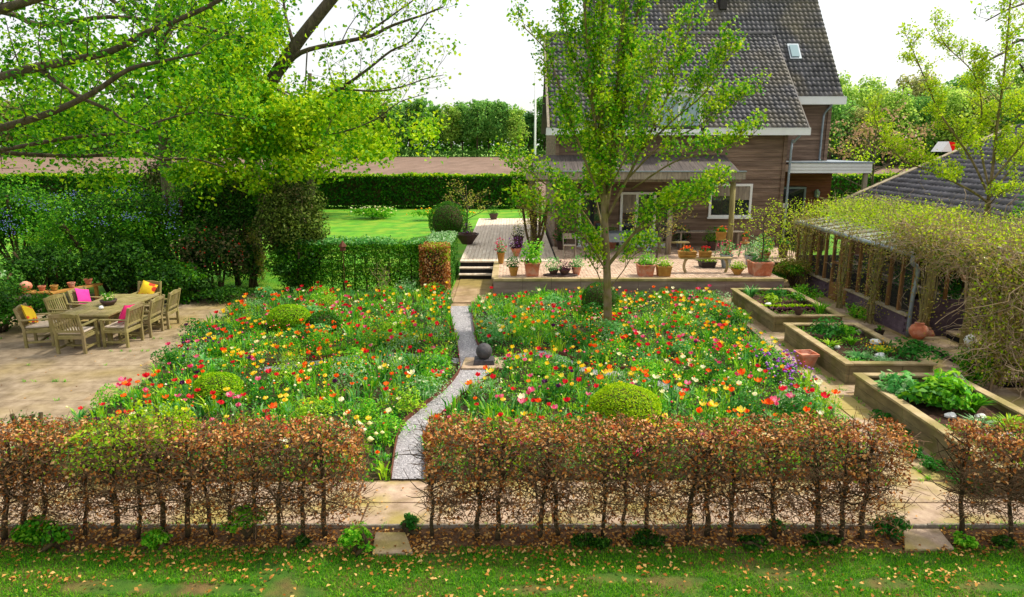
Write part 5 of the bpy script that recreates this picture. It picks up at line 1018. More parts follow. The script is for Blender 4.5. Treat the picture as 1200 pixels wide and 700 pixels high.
def hedge(name, label, x0, x1, y0, y1, h, key, n, L, seed, trunks=(), low=.0, lowfrac=.1, brown=None, jit=.05, W=.6, topbright=None, twigs=0, core_m=None, trunk_r=.03, tops=None, twm='twig', cat='hedge', lowz=0, thin=.14, bump=0):
    rng = np.random.default_rng(seed); t = thing(name, label, cat, ((x0 + x1) / 2, (y0 + y1) / 2, 0)); ym = (y0 + y1) / 2
    for i, xt in enumerate(trunks):
        xb, xtp = xt if isinstance(xt, tuple) else (xt, xt + rng.uniform(-.06, .06)); yy = ym + rng.uniform(-.06, .06); r = trunk_r * rng.uniform(.8, 1.25)
        mb = MB(); k = 7; pts = [(xb + (xtp - xb) * j / (k - 1) + (rng.uniform(-.025, .025) if j else 0), yy + rng.uniform(-.02, .02), h * .93 * j / (k - 1)) for j in range(k)]; mb.tube(smoothpts(pts, 2), np.linspace(r, r * .35, (k - 1) * 2 + 1), 7)
        o = mb.build('trunk', M['hedge_trunk'], t, smooth=True)
        T = Tubes()
        for b in range(26):
            z = rng.uniform(low * .35 + .12, h * .85); f = z / (h * .93); p = np.array([xb + (xtp - xb) * f, yy, z]); d = unit(np.array([rng.normal(), rng.normal() * .6, rng.uniform(.1, .8)])); L_ = rng.uniform(.18, .6); q = [p]
            for s_ in range(4): d = unit(d + rng.normal(size=3) * .28); q.append(q[-1] + d * L_ / 4)
            T.add(q, np.linspace(r * .35, .003, 5), 4)
        T.build('branches', M['hedge_trunk'], t)['kind'] = 'stuff'
    if core_m: mb = MB(); mb.box(x0 + thin, x1 - thin, y0 + thin, y1 - thin, low + thin, h - thin); mb.build('hedge_core', core_m, t)  # solid dark core added behind the leaves, not separate branches
    if twigs:
        T = Tubes()
        for i in range(twigs):
            p = np.array([rng.uniform(x0, x1), rng.uniform(y0, y1), rng.uniform(low * .3, h * .98)]); d = unit(np.array([rng.normal(), rng.normal() * .5, rng.uniform(-.3, 1)])); q = [p]
            for s_ in range(4): d = unit(d + rng.normal(size=3) * .35); q.append(q[-1] + d * rng.uniform(.03, .085))
            T.add(q, np.linspace(.0045, .002, 5), 3)
        T.build('twigs', M[twm], t)['kind'] = 'stuff'
    nb = int(n * (1 - lowfrac)); side = rng.uniform(size=nb); P = np.stack([rng.uniform(x0, x1, nb), rng.uniform(y0, y1, nb), rng.uniform(low, h, nb)], 1); N = np.zeros((nb, 3))
    wdt, dep, hh = x1 - x0, y1 - y0, h - low; A = np.array([wdt * dep * 1.25, wdt * hh, wdt * hh * .5, dep * hh, dep * hh]); c = np.cumsum(A / A.sum()); e = np.abs(rng.normal(size=nb)) * jit
    s0 = side < c[0]; P[s0, 2] = h - e[s0]; N[s0, 2] = 1; s1 = (side >= c[0]) & (side < c[1]); P[s1, 1] = y0 + e[s1] * 1.4; N[s1, 1] = -1; s2 = (side >= c[1]) & (side < c[2]); P[s2, 1] = y1 - e[s2]; N[s2, 1] = 1
    s3 = (side >= c[2]) & (side < c[3]); P[s3, 0] = x0 + e[s3]; N[s3, 0] = -1; s4 = side >= c[3]; P[s4, 0] = x1 - e[s4]; N[s4, 0] = 1
    P[:, 2] += (.022 * np.sin(P[:, 0] * 3.1 + seed) + .022 * np.sin(P[:, 0] * 7.7) + .02 * np.sin(P[:, 0] * 17 + P[:, 1] * 9) + .02 * rng.normal(size=nb)) * min(1, .6 + low); P[:, 1] += .04 * np.sin(P[:, 0] * 4.3) + .02 * np.sin(P[:, 2] * 11 + P[:, 0] * 5)
    if bump: P[:, 2] += bump * (np.sin(P[:, 0] * .9 + 1) * .5 + np.sin(P[:, 0] * 2.3) * .4 + np.sin(P[:, 0] * 5.7) * .35 + .5 * rng.normal(size=nb)) * (P[:, 2] / h) ** 3
    # ragged lower boundary
    keep = P[:, 2] > low + .22 * hh * (np.sin(P[:, 0] * 5.1 + seed) + np.sin(P[:, 0] * 11.3)) * .5 + rng.uniform(-.3, .55, nb) * hh if low > 0 else np.ones(nb, bool)
    keys = [(P[keep], N[keep], key)]
    if brown:
        m = brown(P[keep], rng); keys = [(P[keep][~m], N[keep][~m], key), (P[keep][m], N[keep][m], 'beechg' if key == 'beech' else 'beech')]
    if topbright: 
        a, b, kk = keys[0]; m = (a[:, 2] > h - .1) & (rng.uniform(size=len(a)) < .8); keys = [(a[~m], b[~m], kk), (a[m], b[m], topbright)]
    nlw = n - nb
    if nlw: Pl = np.stack([rng.uniform(x0, x1, nlw), rng.uniform(y0, y1, nlw), low * rng.uniform(lowz / max(low, .01), 1.1, nlw) ** .7], 1); keys.append((Pl, np.zeros_like(Pl), key))
    for a, b, kk in keys:
        if len(a): V, F = leaves(a, b, L, W, rng, up=.25); npmesh('foliage', V, F, LM[kk], t)
    return t
hx = lambda u, v=628: at(u, v, Y=7.17)[0]
tl = [(hx(b), at(tp, 500, Y=7.17)[0]) for b, tp in ((3, 5), (27, 24), (51, 48), (131, 130), (160, 159), (191, 180), (217, 216), (243, 230), (299, 297), (327, 327), (354, 353), (379, 372), (-40, -42), (-75, -70), (95, 92), (270, 266))]
tm = [(hx(b), at(tp, 500, Y=7.17)[0]) for b, tp in ((506, 504), (559, 563), (583, 592), (633, 646), (655, 640), (707, 712), (733, 737), (760, 766), (806, 822), (831, 834), (857, 866), (910, 902), (960, 958), (986, 996), (1011, 1028))]
tr_ = [(hx(b), at(tp, 500, Y=7.17)[0]) for b, tp in ((1135, 1143), (1187, 1193), (1232, 1236), (1270, 1272))]
def spots(cs):
    def f(P, rng):
        m = np.zeros(len(P), bool)
        for cx, cz, r, pr_ in cs: m |= (((P[:, 0] - cx) ** 2 + (P[:, 2] - cz) ** 2) < r * r) & (rng.uniform(size=len(P)) < pr_)
        return m | (rng.uniform(size=len(P)) < .045)
    return f
hedge('beech_hedge', 'brown-leaved beech hedge on thin trunks at the front left, left of the path gap', -6.6, -1.72, 6.9, 7.52, 1.38, 'beech', 12500, .043, 91, tl, .84, .38, spots([(-4.3, 1.38, .5, .6), (-4.6, 1.1, .4, .35), (-2.3, .95, .35, .2), (-6.2, 1.2, .2, .3)]), twigs=5500, lowz=.1)
hedge('beech_hedge', 'longest brown-leaved beech hedge on thin trunks, front centre between the two gaps', -.98, 4.42, 6.9, 7.52, 1.4, 'beech', 14500, .043, 92, tm, .82, .38, spots([(0, 1.3, .3, .12), (1.2, 1.0, .35, .12)]), twigs=6200, lowz=.1)
hedge('beech_hedge', 'sparse short piece of brown beech hedge at the front right edge', 5.1, 7.6, 6.95, 7.5, 1.36, 'beech', 4200, .045, 93, tr_, .85, .12, spots([(5.9, 1.1, .4, .25), (6.6, .9, .5, .2)]), twigs=3000, lowz=.1)
hedge('clipped_hedge', 'tall dark clipped hedge with a bright top along the far side of the lawn', -62, 1.6, 49.6, 51, 2.4, 'hedge', 60000, .2, 94, core_m=M['hedge_trunk'], topbright='maple_y', jit=.12, thin=.25, bump=.08)  # yellow-green top leaves put sunlight from above into the colour
hedge('clipped_hedge', 'tall dark clipped hedge beyond the porch on the right', 14, 44, 49.8, 51, 2.4, 'hedge', 20000, .2, 95, core_m=M['hedge_trunk'], topbright='maple_y', jit=.12, thin=.25, bump=.08)  # same sunlit top painted by the lighter leaf palette
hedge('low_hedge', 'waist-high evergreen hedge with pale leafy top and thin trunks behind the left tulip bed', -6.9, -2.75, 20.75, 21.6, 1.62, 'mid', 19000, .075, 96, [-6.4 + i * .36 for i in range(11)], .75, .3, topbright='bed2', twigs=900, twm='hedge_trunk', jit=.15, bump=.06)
hedge('low_hedge', 'rounded pale green hedge piece beside the left of the deck steps', -2.9, -1.95, 21.6, 24.6, 1.45, 'ceano', 9000, .075, 97, core_m=M['hedge_trunk'], topbright='pale', thin=.25, jit=.13)
hedge('low_hedge', 'square reddish brown beech block at the right end of the low hedge', -2.85, -1.95, 20.6, 21.5, 1.5, 'beech', 6200, .07, 98, core_m=M['hedge_trunk'], thin=.2, brown=spots([(-2.2, 1.4, .5, .35)]), jit=.11)
# lawn flower patches
for (x, y, rx, lab, bl) in ((-8.7, 43, 1.6, 'round patch of leafy perennials on the lawn, left of centre', 'white'), (-4.4, 42, 2.0, 'patch of pale daffodils on the lawn left of the big box ball', 'yellow')):
    s = lumpy_shrub('flower_patch', lab, x, y, rx, .9, .7, 'bed1', .16, 1500, int(-x * 10), stems=3); P, N = shell((x, y, .3), (rx, .8, .55), 50, rg, hemi=True); blobs('blooms', P, .06, PET[bl], s, rg)['kind'] = 'stuff'
# ================================================================ TULIP BEDS
TR = np.random.default_rng(21)
def area_name(x, y):
    if x < -1.2: return 'the front half of the left tulip bed' if y < 13.4 else 'the back half of the left tulip bed'
    return 'the front half of the right tulip bed' if y < 14.3 else 'the back half of the right tulip bed'
def hfield(q): return .8 + .22 * np.sin(q[:, 0] * 1.7 + q[:, 1] * .9) + .16 * np.sin(q[:, 0] * 3.7 - q[:, 1] * 2.3 + 1)
def off_paths(q):
    m = np.ones(len(q), bool)
    for k in ('l', 'r'):
        c = side[k][:, :2]
        for a in c: m &= ((q - a) ** 2).sum(1) > .17 ** 2
    return m
for nm, poly, area, lab in (('left', BED_L, 62, 'left tulip bed'), ('right', BED_R, 72, 'right tulip bed')):
    for ki, (key, frac) in enumerate((('bed1', .42), ('bed2', .24), ('bed3', .2), ('bed4', .14))):
        c = scatter(poly, int(area * 17 * frac), TR); c = c[off_paths(c)]; k = 11; n = len(c) * k
        a = TR.uniform(0, 6.3, n); rr = TR.uniform(.01, .09, n); B = np.repeat(c, k, 0); P = np.column_stack([B[:, 0] + rr * np.cos(a), B[:, 1] + rr * np.sin(a), np.full(n, .02)]); D = np.column_stack([np.cos(a), np.sin(a), a * 0]) * TR.uniform(.15, .8, (n, 1))
        H = np.repeat(hfield(c) * TR.uniform(.18, .4, len(c)), k) * TR.uniform(.7, 1.1, n); V, F = blades(P, D, H, TR.uniform(.014, .036, n), TR, .5)
        o = npmesh('bed_foliage', V, F, LM[key]); tag(o, ['narrow strap leaves', 'blue-green tulip leaves', 'lime green strap leaves', 'deep green strap leaves'][ki] + ' filling the ' + lab, 'foliage', kind='stuff')
    for ki, (key, frac) in enumerate((('bed1', .5), ('bed4', .25), ('bed2', .25))):
        q = scatter(poly, int(area * 620 * frac), TR); q = q[off_paths(q)]; s = np.sin(q[:, 0] * 2.9 + ki * 2) + np.sin(q[:, 1] * 3.3 + q[:, 0] + ki); q = q[s > -.6 + TR.uniform(-.5, .5, len(q))]
        z = .03 + .26 * TR.uniform(0, 1, len(q)) ** 1.2 * hfield(q); V, F = leaves(np.column_stack([q, z]), None, .05, .55, TR, up=.7)
        o = npmesh('ground_cover', V, F, LM[key]); tag(o, ['fresh green', 'dark green', 'grey-green'][ki] + ' small leaves covering the soil of the ' + lab, 'ground cover', kind='stuff')
# perennial mounds
protos = []
for i, (key, L, n, W) in enumerate((('bed1', .06, 420, .4), ('bed2', .07, 300, .6), ('bed3', .05, 420, .4), ('bed4', .06, 360, .55), ('pale', .045, 300, .5))):
    t = thing('perennial', ['fresh green leafy perennial mound among the tulips', 'blue-green broad-leaved perennial mound among the tulips', 'lime green perennial mound among the tulips', 'dark green perennial mound among the tulips', 'silvery perennial mound among the tulips'][i], 'plant', (0, 0, 0), ['fresh green', 'blue-green', 'lime green', 'dark green', 'silvery'][i] + ' perennials among the tulips')
    bushy('foliage', (0, 0, .08), (.3, .3, .3), n, key, L, np.random.default_rng(40 + i), t, W=W, thick=.7, up=.5); protos.append(t)
cc = np.concatenate([scatter(BED_L, 62, TR), scatter(BED_R, 74, TR)]); cc = cc[off_paths(cc)]; used = set()
for j, (x, y) in enumerate(cc):
    if min(abs(x - 1.86) + abs(y - 10.55), abs(x + 5.25) + abs(y - 11.6)) < .9: continue
    i = int(TR.choice([0, 0, 1, 2, 3, 3, 4])); o = protos[i] if i not in used else copy_tree(protos[i]); used.add(i); s = TR.uniform(.6, 1.25); kl = ['fresh green', 'blue-green', 'lime green', 'dark green', 'silvery'][i]; ar_ = area_name(x, y); o['label'] = kl + ' leafy mound in ' + ar_; o['group'] = kl + ' leafy mounds in ' + ar_; o.location = (x, y, .02); o.scale = (s, s, s * TR.uniform(.8, 1.2)); o.rotation_euler = (0, 0, TR.uniform(0, 6.3))
# tulips
def tulip_geo(seed):
    rng = np.random.default_rng(seed); mb = MB(); h = .34; bx, by = rng.uniform(-.03, .03, 2); mb.tube([(0, 0, 0), (bx * .4, by * .4, h * .5), (bx, by, h)], [.005, .004, .004], 4)
    V, F = blades(np.zeros((4, 3)) + rng.normal(size=(4, 3)) * np.array([.01, .01, 0]), np.column_stack([np.cos(np.arange(4) * 1.7 + seed), np.sin(np.arange(4) * 1.7 + seed), np.zeros(4)]) * .6, rng.uniform(.18, .28, 4), rng.uniform(.025, .04, 4), rng); mb.add(V.tolist(), F.tolist()); return mb, (bx, by, h)
def bloom_geo(c, openness, rng, r=.036, h=.068):
    V, F = [], []
    for k in range(6):
        a = k * math.pi / 3 + (.2 if k % 2 else 0); ro = r * (1 if k % 2 else .86); ca, sa = math.cos(a), math.sin(a); ta, tb = -sa, ca; b = len(V)
        for (rr, z, wd) in ((.25, 0, .3), (.95, .35, .95), (.95 + openness * .5, .72, .9), (.75 + openness, 1.0, .12)):
            for s in (-1, 1): V.append((c[0] + ca * ro * rr + ta * s * ro * wd * .62, c[1] + sa * ro * rr + tb * s * ro * wd * .62, c[2] + z * h * (1 if k % 2 else .95)))
        F += [(b + 2 * j, b + 2 * j + 1, b + 2 * j + 3, b + 2 * j + 2) for j in range(3)]
    return V, F
cols = ['red', 'orange', 'yellow', 'pink', 'white', 'purple']; cname = dict(red='red', orange='orange', yellow='yellow', pink='pink', white='cream white', purple='dark purple')
pro = {}
for ci, cname_ in enumerate(cols):
    for v in range(3):
        mb, c = tulip_geo(ci * 3 + v); o = mb.build('tulip', LM['bed2' if v else 'bed1']); tag(o, 'x', 'tulip'); V, F = bloom_geo(c, [.0, .25, .7][v], TR, r=[.04, .044, .05][v] * 1.12); bm_ = MB(); bm_.add(V, F); bm_.build('bloom', PET[cname_], o); pro[(cname_, v)] = o
tq = np.concatenate([scatter(BED_L, 520, TR), scatter(BED_R, 600, TR)]); tq = tq[off_paths(tq)]
for _ in range(2):   # drift into loose clusters
    a = TR.integers(0, len(tq), len(tq) // 3); b_ = TR.integers(0, len(tq), len(tq) // 3); tq[a] = tq[b_] + TR.normal(size=(len(a), 2)) * .2
ok = (inpoly(tq, BED_L) | inpoly(tq, BED_R)) & off_paths(tq)
for bx_, by_, br_ in ((1.86, 10.55, .62), (-5.25, 11.55, .45), (-5.55, 16.5, .55), (2.4, 18.1, .5), (2.33, 16, .2)): ok &= ((tq - np.array([bx_, by_])) ** 2).sum(1) > br_ ** 2
tq = tq[ok]
def colour(x, y):
    w_ = np.array([.22, .26, .26, .15, .09, .02]); 
    if x > 4 and y < 14: w_ = np.array([.18, .2, .27, .2, .1, .05])
    if x < -6.3: w_ = np.array([.24, .24, .2, .2, .02, .1])
    w_ = w_ * (1 + .9 * np.sin(np.arange(6) * 2.1 + x * 1.1 + y * .7)); w_ = np.clip(w_, .004, 1); return cols[int(TR.choice(6, p=w_ / w_.sum()))]
vis = (np.abs(tq[:, 0]) < tq[:, 1] * .76 + .3); order = np.argsort(np.where(vis, tq[:, 1], 99)); used = set(); rest = {c: [] for c in cols}
for n_i, k in enumerate(order):
    x, y = tq[k]; c = colour(x, y); s = TR.uniform(.64, 1.04)
    if n_i < 300:
        v = int(TR.integers(0, 3)); p_ = pro[(c, v)]; o = p_ if (c, v) not in used else copy_tree(p_); used.add((c, v))
        o.location = (x, y, .03); o.scale = (s, s, s * TR.uniform(.85, 1.25)); o.rotation_euler = (TR.uniform(-.12, .12), TR.uniform(-.12, .12), TR.uniform(0, 6.3)); ar_ = area_name(x, y); o['label'] = cname[c] + ' tulip in ' + ar_; o['group'] = cname[c] + ' tulips in ' + ar_
    else: rest[c].append((x, y, s))
for key_, o in pro.items():
    if key_ not in used:
        for ch in list(o.children): bpy.data.objects.remove(ch)
        bpy.data.objects.remove(o)
allr = []
mbs, V2, F2 = Tubes(), [], []
for c in cols:
    Vc, Fc = [], []; 
    for (x, y, s) in rest[c]:
        h = .34 * s * TR.uniform(.85, 1.25); lx, ly = TR.uniform(-.05, .05, 2); mbs.add([(x, y, .02), (x + lx * .5, y + ly * .5, h * .5), (x + lx, y + ly, h)], .0045, 3)
        V, F = bloom_geo((x + lx, y + ly, h), TR.uniform(0, .7), TR, r=.046 * s, h=.07 * s); b = len(Vc); Vc += V; Fc += [tuple(i + b for i in f) for f in F]
    if Vc: tag(npmesh('tulip_drift', Vc, Fc, PET[c]), 'farther ' + cname[c] + ' tulip blooms scattered through both beds', 'tulips', kind='stuff')
tag(mbs.build('tulip_stems', LM['bed1']), 'thin green stems of the farther tulips', 'tulip stems', kind='stuff')
# small blue, lilac and white blooms
for (cx, cy, sx, sy, n, c, lab, r) in ((-4.2, 15, 3, 4.5, 170, 'pink', 'small pink blooms of the left bed', .024), (-4.2, 14, 3, 4.5, 190, 'orange', 'small orange blooms of the left bed', .024), (3, 14.5, 3, 4.5, 190, 'pink', 'small pink blooms of the right bed', .024), (3, 14, 3, 4.5, 210, 'orange', 'small orange blooms of the right bed', .024), (3.4, 12, 3, 3, 120, 'white', 'small white blooms in the front of the right bed', .024), (-3.4, 11, 3, 3, 110, 'white', 'small white blooms in the front of the left bed', .024), (5.4, 12.8, .5, .9, 120, 'lilac', 'lilac blooms near the middle raised bed', .03), (-2.3, 9.6, .3, .2, 14, 'white', 'white blooms at the front end of the left bed', .05), (-6.9, 14.2, .4, .4, 40, 'purple', 'dark purple blooms on the terrace edge of the left bed', .03), (-4, 14, 2.4, 2.2, 170, 'yellow', 'small yellow blooms between the tulips of the left bed', .022), (2.5, 14, 2.6, 3, 190, 'yellow', 'small yellow blooms between the tulips of the right bed', .022), (3, 17.4, 2.4, 1.6, 120, 'white', 'small white blooms at the back of the right bed', .022), (-4, 17.8, 2.4, 1.6, 90, 'white', 'small white blooms at the back of the left bed', .022)):
    q = np.column_stack([cx + TR.normal(size=n) * sx * .6, cy + TR.normal(size=n) * sy * .6]); q = q[inpoly(q, BED_L) | inpoly(q, BED_R)]; P = np.column_stack([q, TR.uniform(.2, .4, len(q))]); tag(blobs('small_blooms', P, r, PET[c], None, TR), lab, 'small flowers', kind='stuff')
# chartreuse and other plants by the front hedges
lumpy_shrub('euphorbia', 'bright chartreuse plant showing over the front left beech hedge', -4.95, 8.75, .75, .4, 1.05, 'box', .05, 3800, 101, cat='plant')
lumpy_shrub('euphorbia', 'small blue-green mound behind the far left of the beech hedge', -6.75, 8.95, .3, .3, .95, 'ceano', .05, 900, 102, cat='plant')
for i, (u, v, rx, h, key, lab) in enumerate(((418, 648, .2, .3, 'bed1', 'bright leafy ground elder clump at the right foot of the front left hedge'), (60, 645, .34, .42, 'mid', 'big leafy weed clump at the foot of the front left hedge, far left'), (185, 640, .16, .2, 'bed1', 'small leafy clump under the front left hedge between the two clumps'), (285, 630, .3, .42, 'bed1', 'leafy shoots in the middle of the front left hedge foot'), (352, 640, .11, .1, 'dark', 'small dark mound under the front left hedge'), (481, 622, .1, .2, 'bed4', 'small plant at the left end of the middle hedge'), (690, 640, .25, .13, 'dark', 'low dark plant under the middle hedge, left part'), (760, 638, .22, .14, 'dark', 'low dark plant under the middle hedge, centre'), (880, 640, .2, .12, 'dark', 'low dark plant under the middle hedge, right of centre'), (960, 640, .26, .13, 'dark', 'low dark plant under the middle hedge, right part'), (1040, 630, .2, .28, 'bed4', 'leafy tuft at the right end of the middle hedge'), (1128, 640, .13, .14, 'bed1', 'green tuft at the left foot of the right hedge'), (908, 622, .1, .12, 'bed4', 'tiny tuft against the kerb below the middle hedge'), (1175, 640, .14, .1, 'dark', 'low dark plant under the right hedge'))):
    p = at(u, v); lumpy_shrub('ground_plant', lab, p[0], p[1], rx, .13, h, key, .05 if key != 'dark' else .04, int(900 * rx / .2), 110 + i, lumps=10, stems=2, cat='plant')
hh = [(1050, 555), (1075, 545), (1010, 545), (1095, 560), (1062, 530), (1040, 515)]
for i, (u, v) in enumerate([(1080, 552), (1060, 535), (1035, 510), (1105, 566), (1020, 492), (1125, 575)]): p = at(u + 12, v, .0); lumpy_shrub('ground_plant', ['green weeds along the left foot of the nearest raised bed', 'trailing green weeds by the nearest raised bed side', 'green weeds at the far left corner of the nearest raised bed', 'green weeds low beside the nearest raised bed near the hedge', 'small weeds below the far end of the nearest raised bed', 'weeds at the near end of the raised bed behind the right hedge'][i], min(p[0], 6.15), p[1], .2, .25, .16, 'bed4', .045, 600, 130 + i, lumps=8, stems=1, cat='plant')
# ---------------------------------------------------------------- raised bed crops
def rosette(name, label, x, y, z, r, h, key, n, seed, cat='plant', wide=.05, group=None, bend=.8):
    rng = np.random.default_rng(seed); t = thing(name, label, cat, (x, y, z), group); a = rng.uniform(0, 6.3, n); P = np.column_stack([x + r * .2 * np.cos(a), y + r * .2 * np.sin(a), np.full(n, z)]); D = np.column_stack([np.cos(a), np.sin(a), a * 0]) * rng.uniform(.3, 1, (n, 1)) * r / max(h, .01) * .9
    D = np.clip(D, -1.2, 1.2); 
    if name == 'vegetable_plant' and wide >= .045:
        Pl, N = shell((x, y, z + h * .3), (r, r, h * .75), int(n * 3.2), rng, lump=.3, hemi=True, thick=.8); V, F = leaves(Pl, N, wide * 2.0, .5, rng, up=.5, D=unit(Pl - np.array([x, y, z - .1])))
    else: V, F = blades(P, D, rng.uniform(.6, 1, n) * h, np.full(n, wide), rng, bend)
    npmesh('foliage', V, F, LM[key], t); return t
g1, g2 = 'lime green lettuces in a row', 'purple lettuces in a row'
b1z = .29
protoL = rosette('lettuce', 'lime green lettuce in the farthest raised bed', 0, 0, 0, .12, .13, 'box', 26, 1, 'lettuce', .05, g1); protoP = rosette('lettuce', 'purple lettuce in the farthest raised bed', 0, 0, 0, .12, .11, 'purple', 24, 2, 'lettuce', .05, g2)
for i in range(9): o = protoL if i == 0 else copy_tree(protoL); o.location = (6.66 + i * .15, 17.55 + .03 * math.sin(i * 3), b1z); o.rotation_euler = (0, 0, i)
for i in range(9): o = protoP if i == 0 else copy_tree(protoP); o.location = (6.64 + i * .15, 17.25 + .03 * math.sin(i * 2), b1z); o.rotation_euler = (0, 0, i * 1.4)
sq = 500
for (bx, by, r, h, key, n, wd, lab) in (
 (7.85, 16.9, .3, .42, 'bed1', 50, .04, 'bushy green herb at the near right corner of the farthest raised bed'), (6.8, 19.0, .35, .4, 'bed2', 60, .03, 'grey-green leek tuft at the far left of the farthest raised bed'), (7.4, 18.7, .3, .3, 'bed4', 50, .05, 'dark leafy plant in the far middle of the farthest raised bed'), (7.8, 18.2, .28, .34, 'mid', 50, .05, 'green leafy plant on the right of the farthest raised bed'), (7.1, 18.2, .22, .2, 'beechg', 40, .05, 'yellowish plant in the middle of the farthest raised bed'),
 (6.98, 14.7, .42, .45, 'bed4', 120, .05, 'large deep green plant at the far left of the middle raised bed'), (7.5, 14.8, .3, .3, 'bed1', 70, .05, 'fresh green plant at the far middle of the middle raised bed'), (6.8, 14.0, .24, .2, 'bed3', 50, .04, 'small lime plant in the left of the middle raised bed'), (7.35, 14.2, .2, .2, 'bed1', 50, .04, 'small green plant in the centre of the middle raised bed'),
 (7.0, 13.2, .36, .16, 'bed2', 120, .03, 'low spreading pale herb in the near left of the middle raised bed'), (7.35, 12.85, .36, .15, 'pale', 110, .03, 'silvery low herb along the near rim of the middle raised bed'), (7.7, 13.6, .3, .16, 'spring', 90, .03, 'low plant with yellow flowers in the right of the middle raised bed'), (6.75, 12.85, .22, .15, 'bed1', 60, .03, 'small herb in the near left corner of the middle raised bed'),
 (8.05, 13.1, .42, .42, 'bed4', 170, .045, 'leafy green bush spilling over the right near corner of the middle raised bed'),
 (7.0, 10.6, .45, .42, 'mid', 170, .075, 'large broad-leaved plant at the left of the nearest raised bed'), (6.65, 10.95, .4, .36, 'bed2', 110, .075, 'broad-leaved plant hanging over the left rim of the nearest raised bed'), (7.3, 10.9, .4, .4, 'bed1', 130, .07, 'broad-leaved plant in the middle of the nearest raised bed'), (7.45, 10.4, .3, .32, 'mid', 90, .04, 'feathery green herb in the middle of the nearest raised bed'),
 (7.75, 11.5, .2, .3, 'pale', 60, .05, 'pale variegated plant at the far right of the nearest raised bed'), (7.1, 9.7, .3, .2, 'pale', 80, .03, 'silvery plant near the front of the nearest raised bed'), (7.6, 9.75, .42, .18, 'box', 130, .03, 'low bright green cover on the right of the nearest raised bed')):
    sq += 1; rosette('vegetable_plant', lab, bx, by, .28, r, h, key, n, sq, 'plant', wd)
rk = np.random.default_rng(3)
for i, (x, y, r, lab) in enumerate(((7.5, 13.3, .11, 'pale stone in the near middle of the middle raised bed'), (7.95, 14.3, .14, 'white shell-like stone at the right rim of the middle raised bed'), (8.0, 15.1, .12, 'grey stone at the far right of the middle raised bed'), (6.9, 13.9, .07, 'small white stone on the left of the middle raised bed'), (6.95, 10.15, .09, 'white rounded stone on the left of the nearest raised bed'), (7.4, 10.1, .09, 'pale stone in the middle of the nearest raised bed'), (7.0, 9.45, .1, 'white stone near the front left of the nearest raised bed'), (7.3, 9.35, .1, 'white stone near the front middle of the nearest raised bed'), (7.65, 9.35, .1, 'white stone near the front right of the nearest raised bed'), (7.95, 9.5, .1, 'white stone against the right rim of the nearest raised bed'), (6.9, 17.9, .09, 'white stone behind the lettuce row in the farthest raised bed'))):
    P, N = shell((x, y, .3), (r, r * .8, r * .6), 1, rk); mb = MB(); mb.lathe((0, 0, 0), [(math.cos(a), math.sin(a)) for a in np.linspace(-1.4, 1.45, 6)], 9); k_ = rk.normal(size=3) * .8
    mb.v = [(x + a * r * (1 + .2 * math.sin(3 * b + k_[0])), y + b * r * .8 * (1 + .2 * math.sin(3 * c + k_[1])), .31 + c * r * .6 * (1 + .2 * math.sin(3 * a + k_[2]))) for a, b, c in mb.v]; tag(mb.build('stone', M['white'] if i != 2 else M['post']), lab, 'stone')
P = np.column_stack([TR.uniform(7.3, 8.0, 40), TR.uniform(13.3, 14.0, 40), TR.uniform(.4, .5, 40)]); tag(blobs('small_blooms', P, .02, PET['yellow'], None, TR), 'small yellow blooms in the middle raised bed', 'small flowers', kind='stuff')
for (bx0, bx1, by0, by1, key, n, L, lab) in ((6.55, 8.0, 18.2, 19.35, 'mid', 900, .05, 'mixed young greens at the back of the farthest raised bed'), (6.6, 8.0, 16.45, 17.1, 'bed1', 420, .04, 'seedlings at the front of the farthest raised bed'), (6.55, 7.95, 12.7, 13.9, 'bed2', 1200, .04, 'creeping herbs in the front of the middle raised bed'), (6.55, 7.95, 14.2, 15.4, 'bed1', 1000, .045, 'leafy herbs in the back of the middle raised bed'), (6.45, 7.9, 8.6, 9.9, 'bed1', 1100, .04, 'low green cover in the front of the nearest raised bed'), (7.1, 7.9, 11.0, 11.7, 'mid', 260, .05, 'seedlings in the far part of the nearest raised bed')):
    q = np.column_stack([TR.uniform(bx0, bx1, n), TR.uniform(by0, by1, n)]); q = q[(np.sin(q[:, 0] * 7 + bx0) + np.sin(q[:, 1] * 5)) > -.5 + TR.normal(size=n) * .3]; V, F = leaves(np.column_stack([q, .29 + .1 * TR.uniform(0, 1, len(q))]), None, L, .55, TR, up=.8); tag(npmesh('bed_greens', V, F, LM[key]), lab, 'plants', kind='stuff')
lumpy_shrub('veranda_climber', 'yellow-green climber round the left veranda post', .85, 24.7, .7, .5, 2.9, 'vine', .07, 2200, 151, z0=.55, cat='climbing plant')
for o_ in (bpy.data.objects['veranda_climber'],): o_.location.z = .5
for i, (x, y, lab, key) in enumerate(((1.9, 26.2, 'dark leafy plant against the house wall, first from the left', 'dark'), (3.9, 26.5, 'dark leafy plant against the house wall behind the white table', 'mid'), (6.6, 26.5, 'dark leafy plant against the wall left of the work bench', 'dark'), (7.7, 26.0, 'green plant on the floor below the house window', 'mid'), (8.7, 23.3, 'pot of fresh green leaves right of the stools near the patio end', 'bed1'), (8.0, 22.6, 'pot of pale leaves behind the large terracotta box', 'pale'))): potted(x, y, Z, .4, .34, 'round', ['pot_dark', 'terracotta', 'zinc'][i % 3], lab, key, .6, .38, ['pink', None, 'orange', None, 'yellow', None][i], 16, .08, 320)
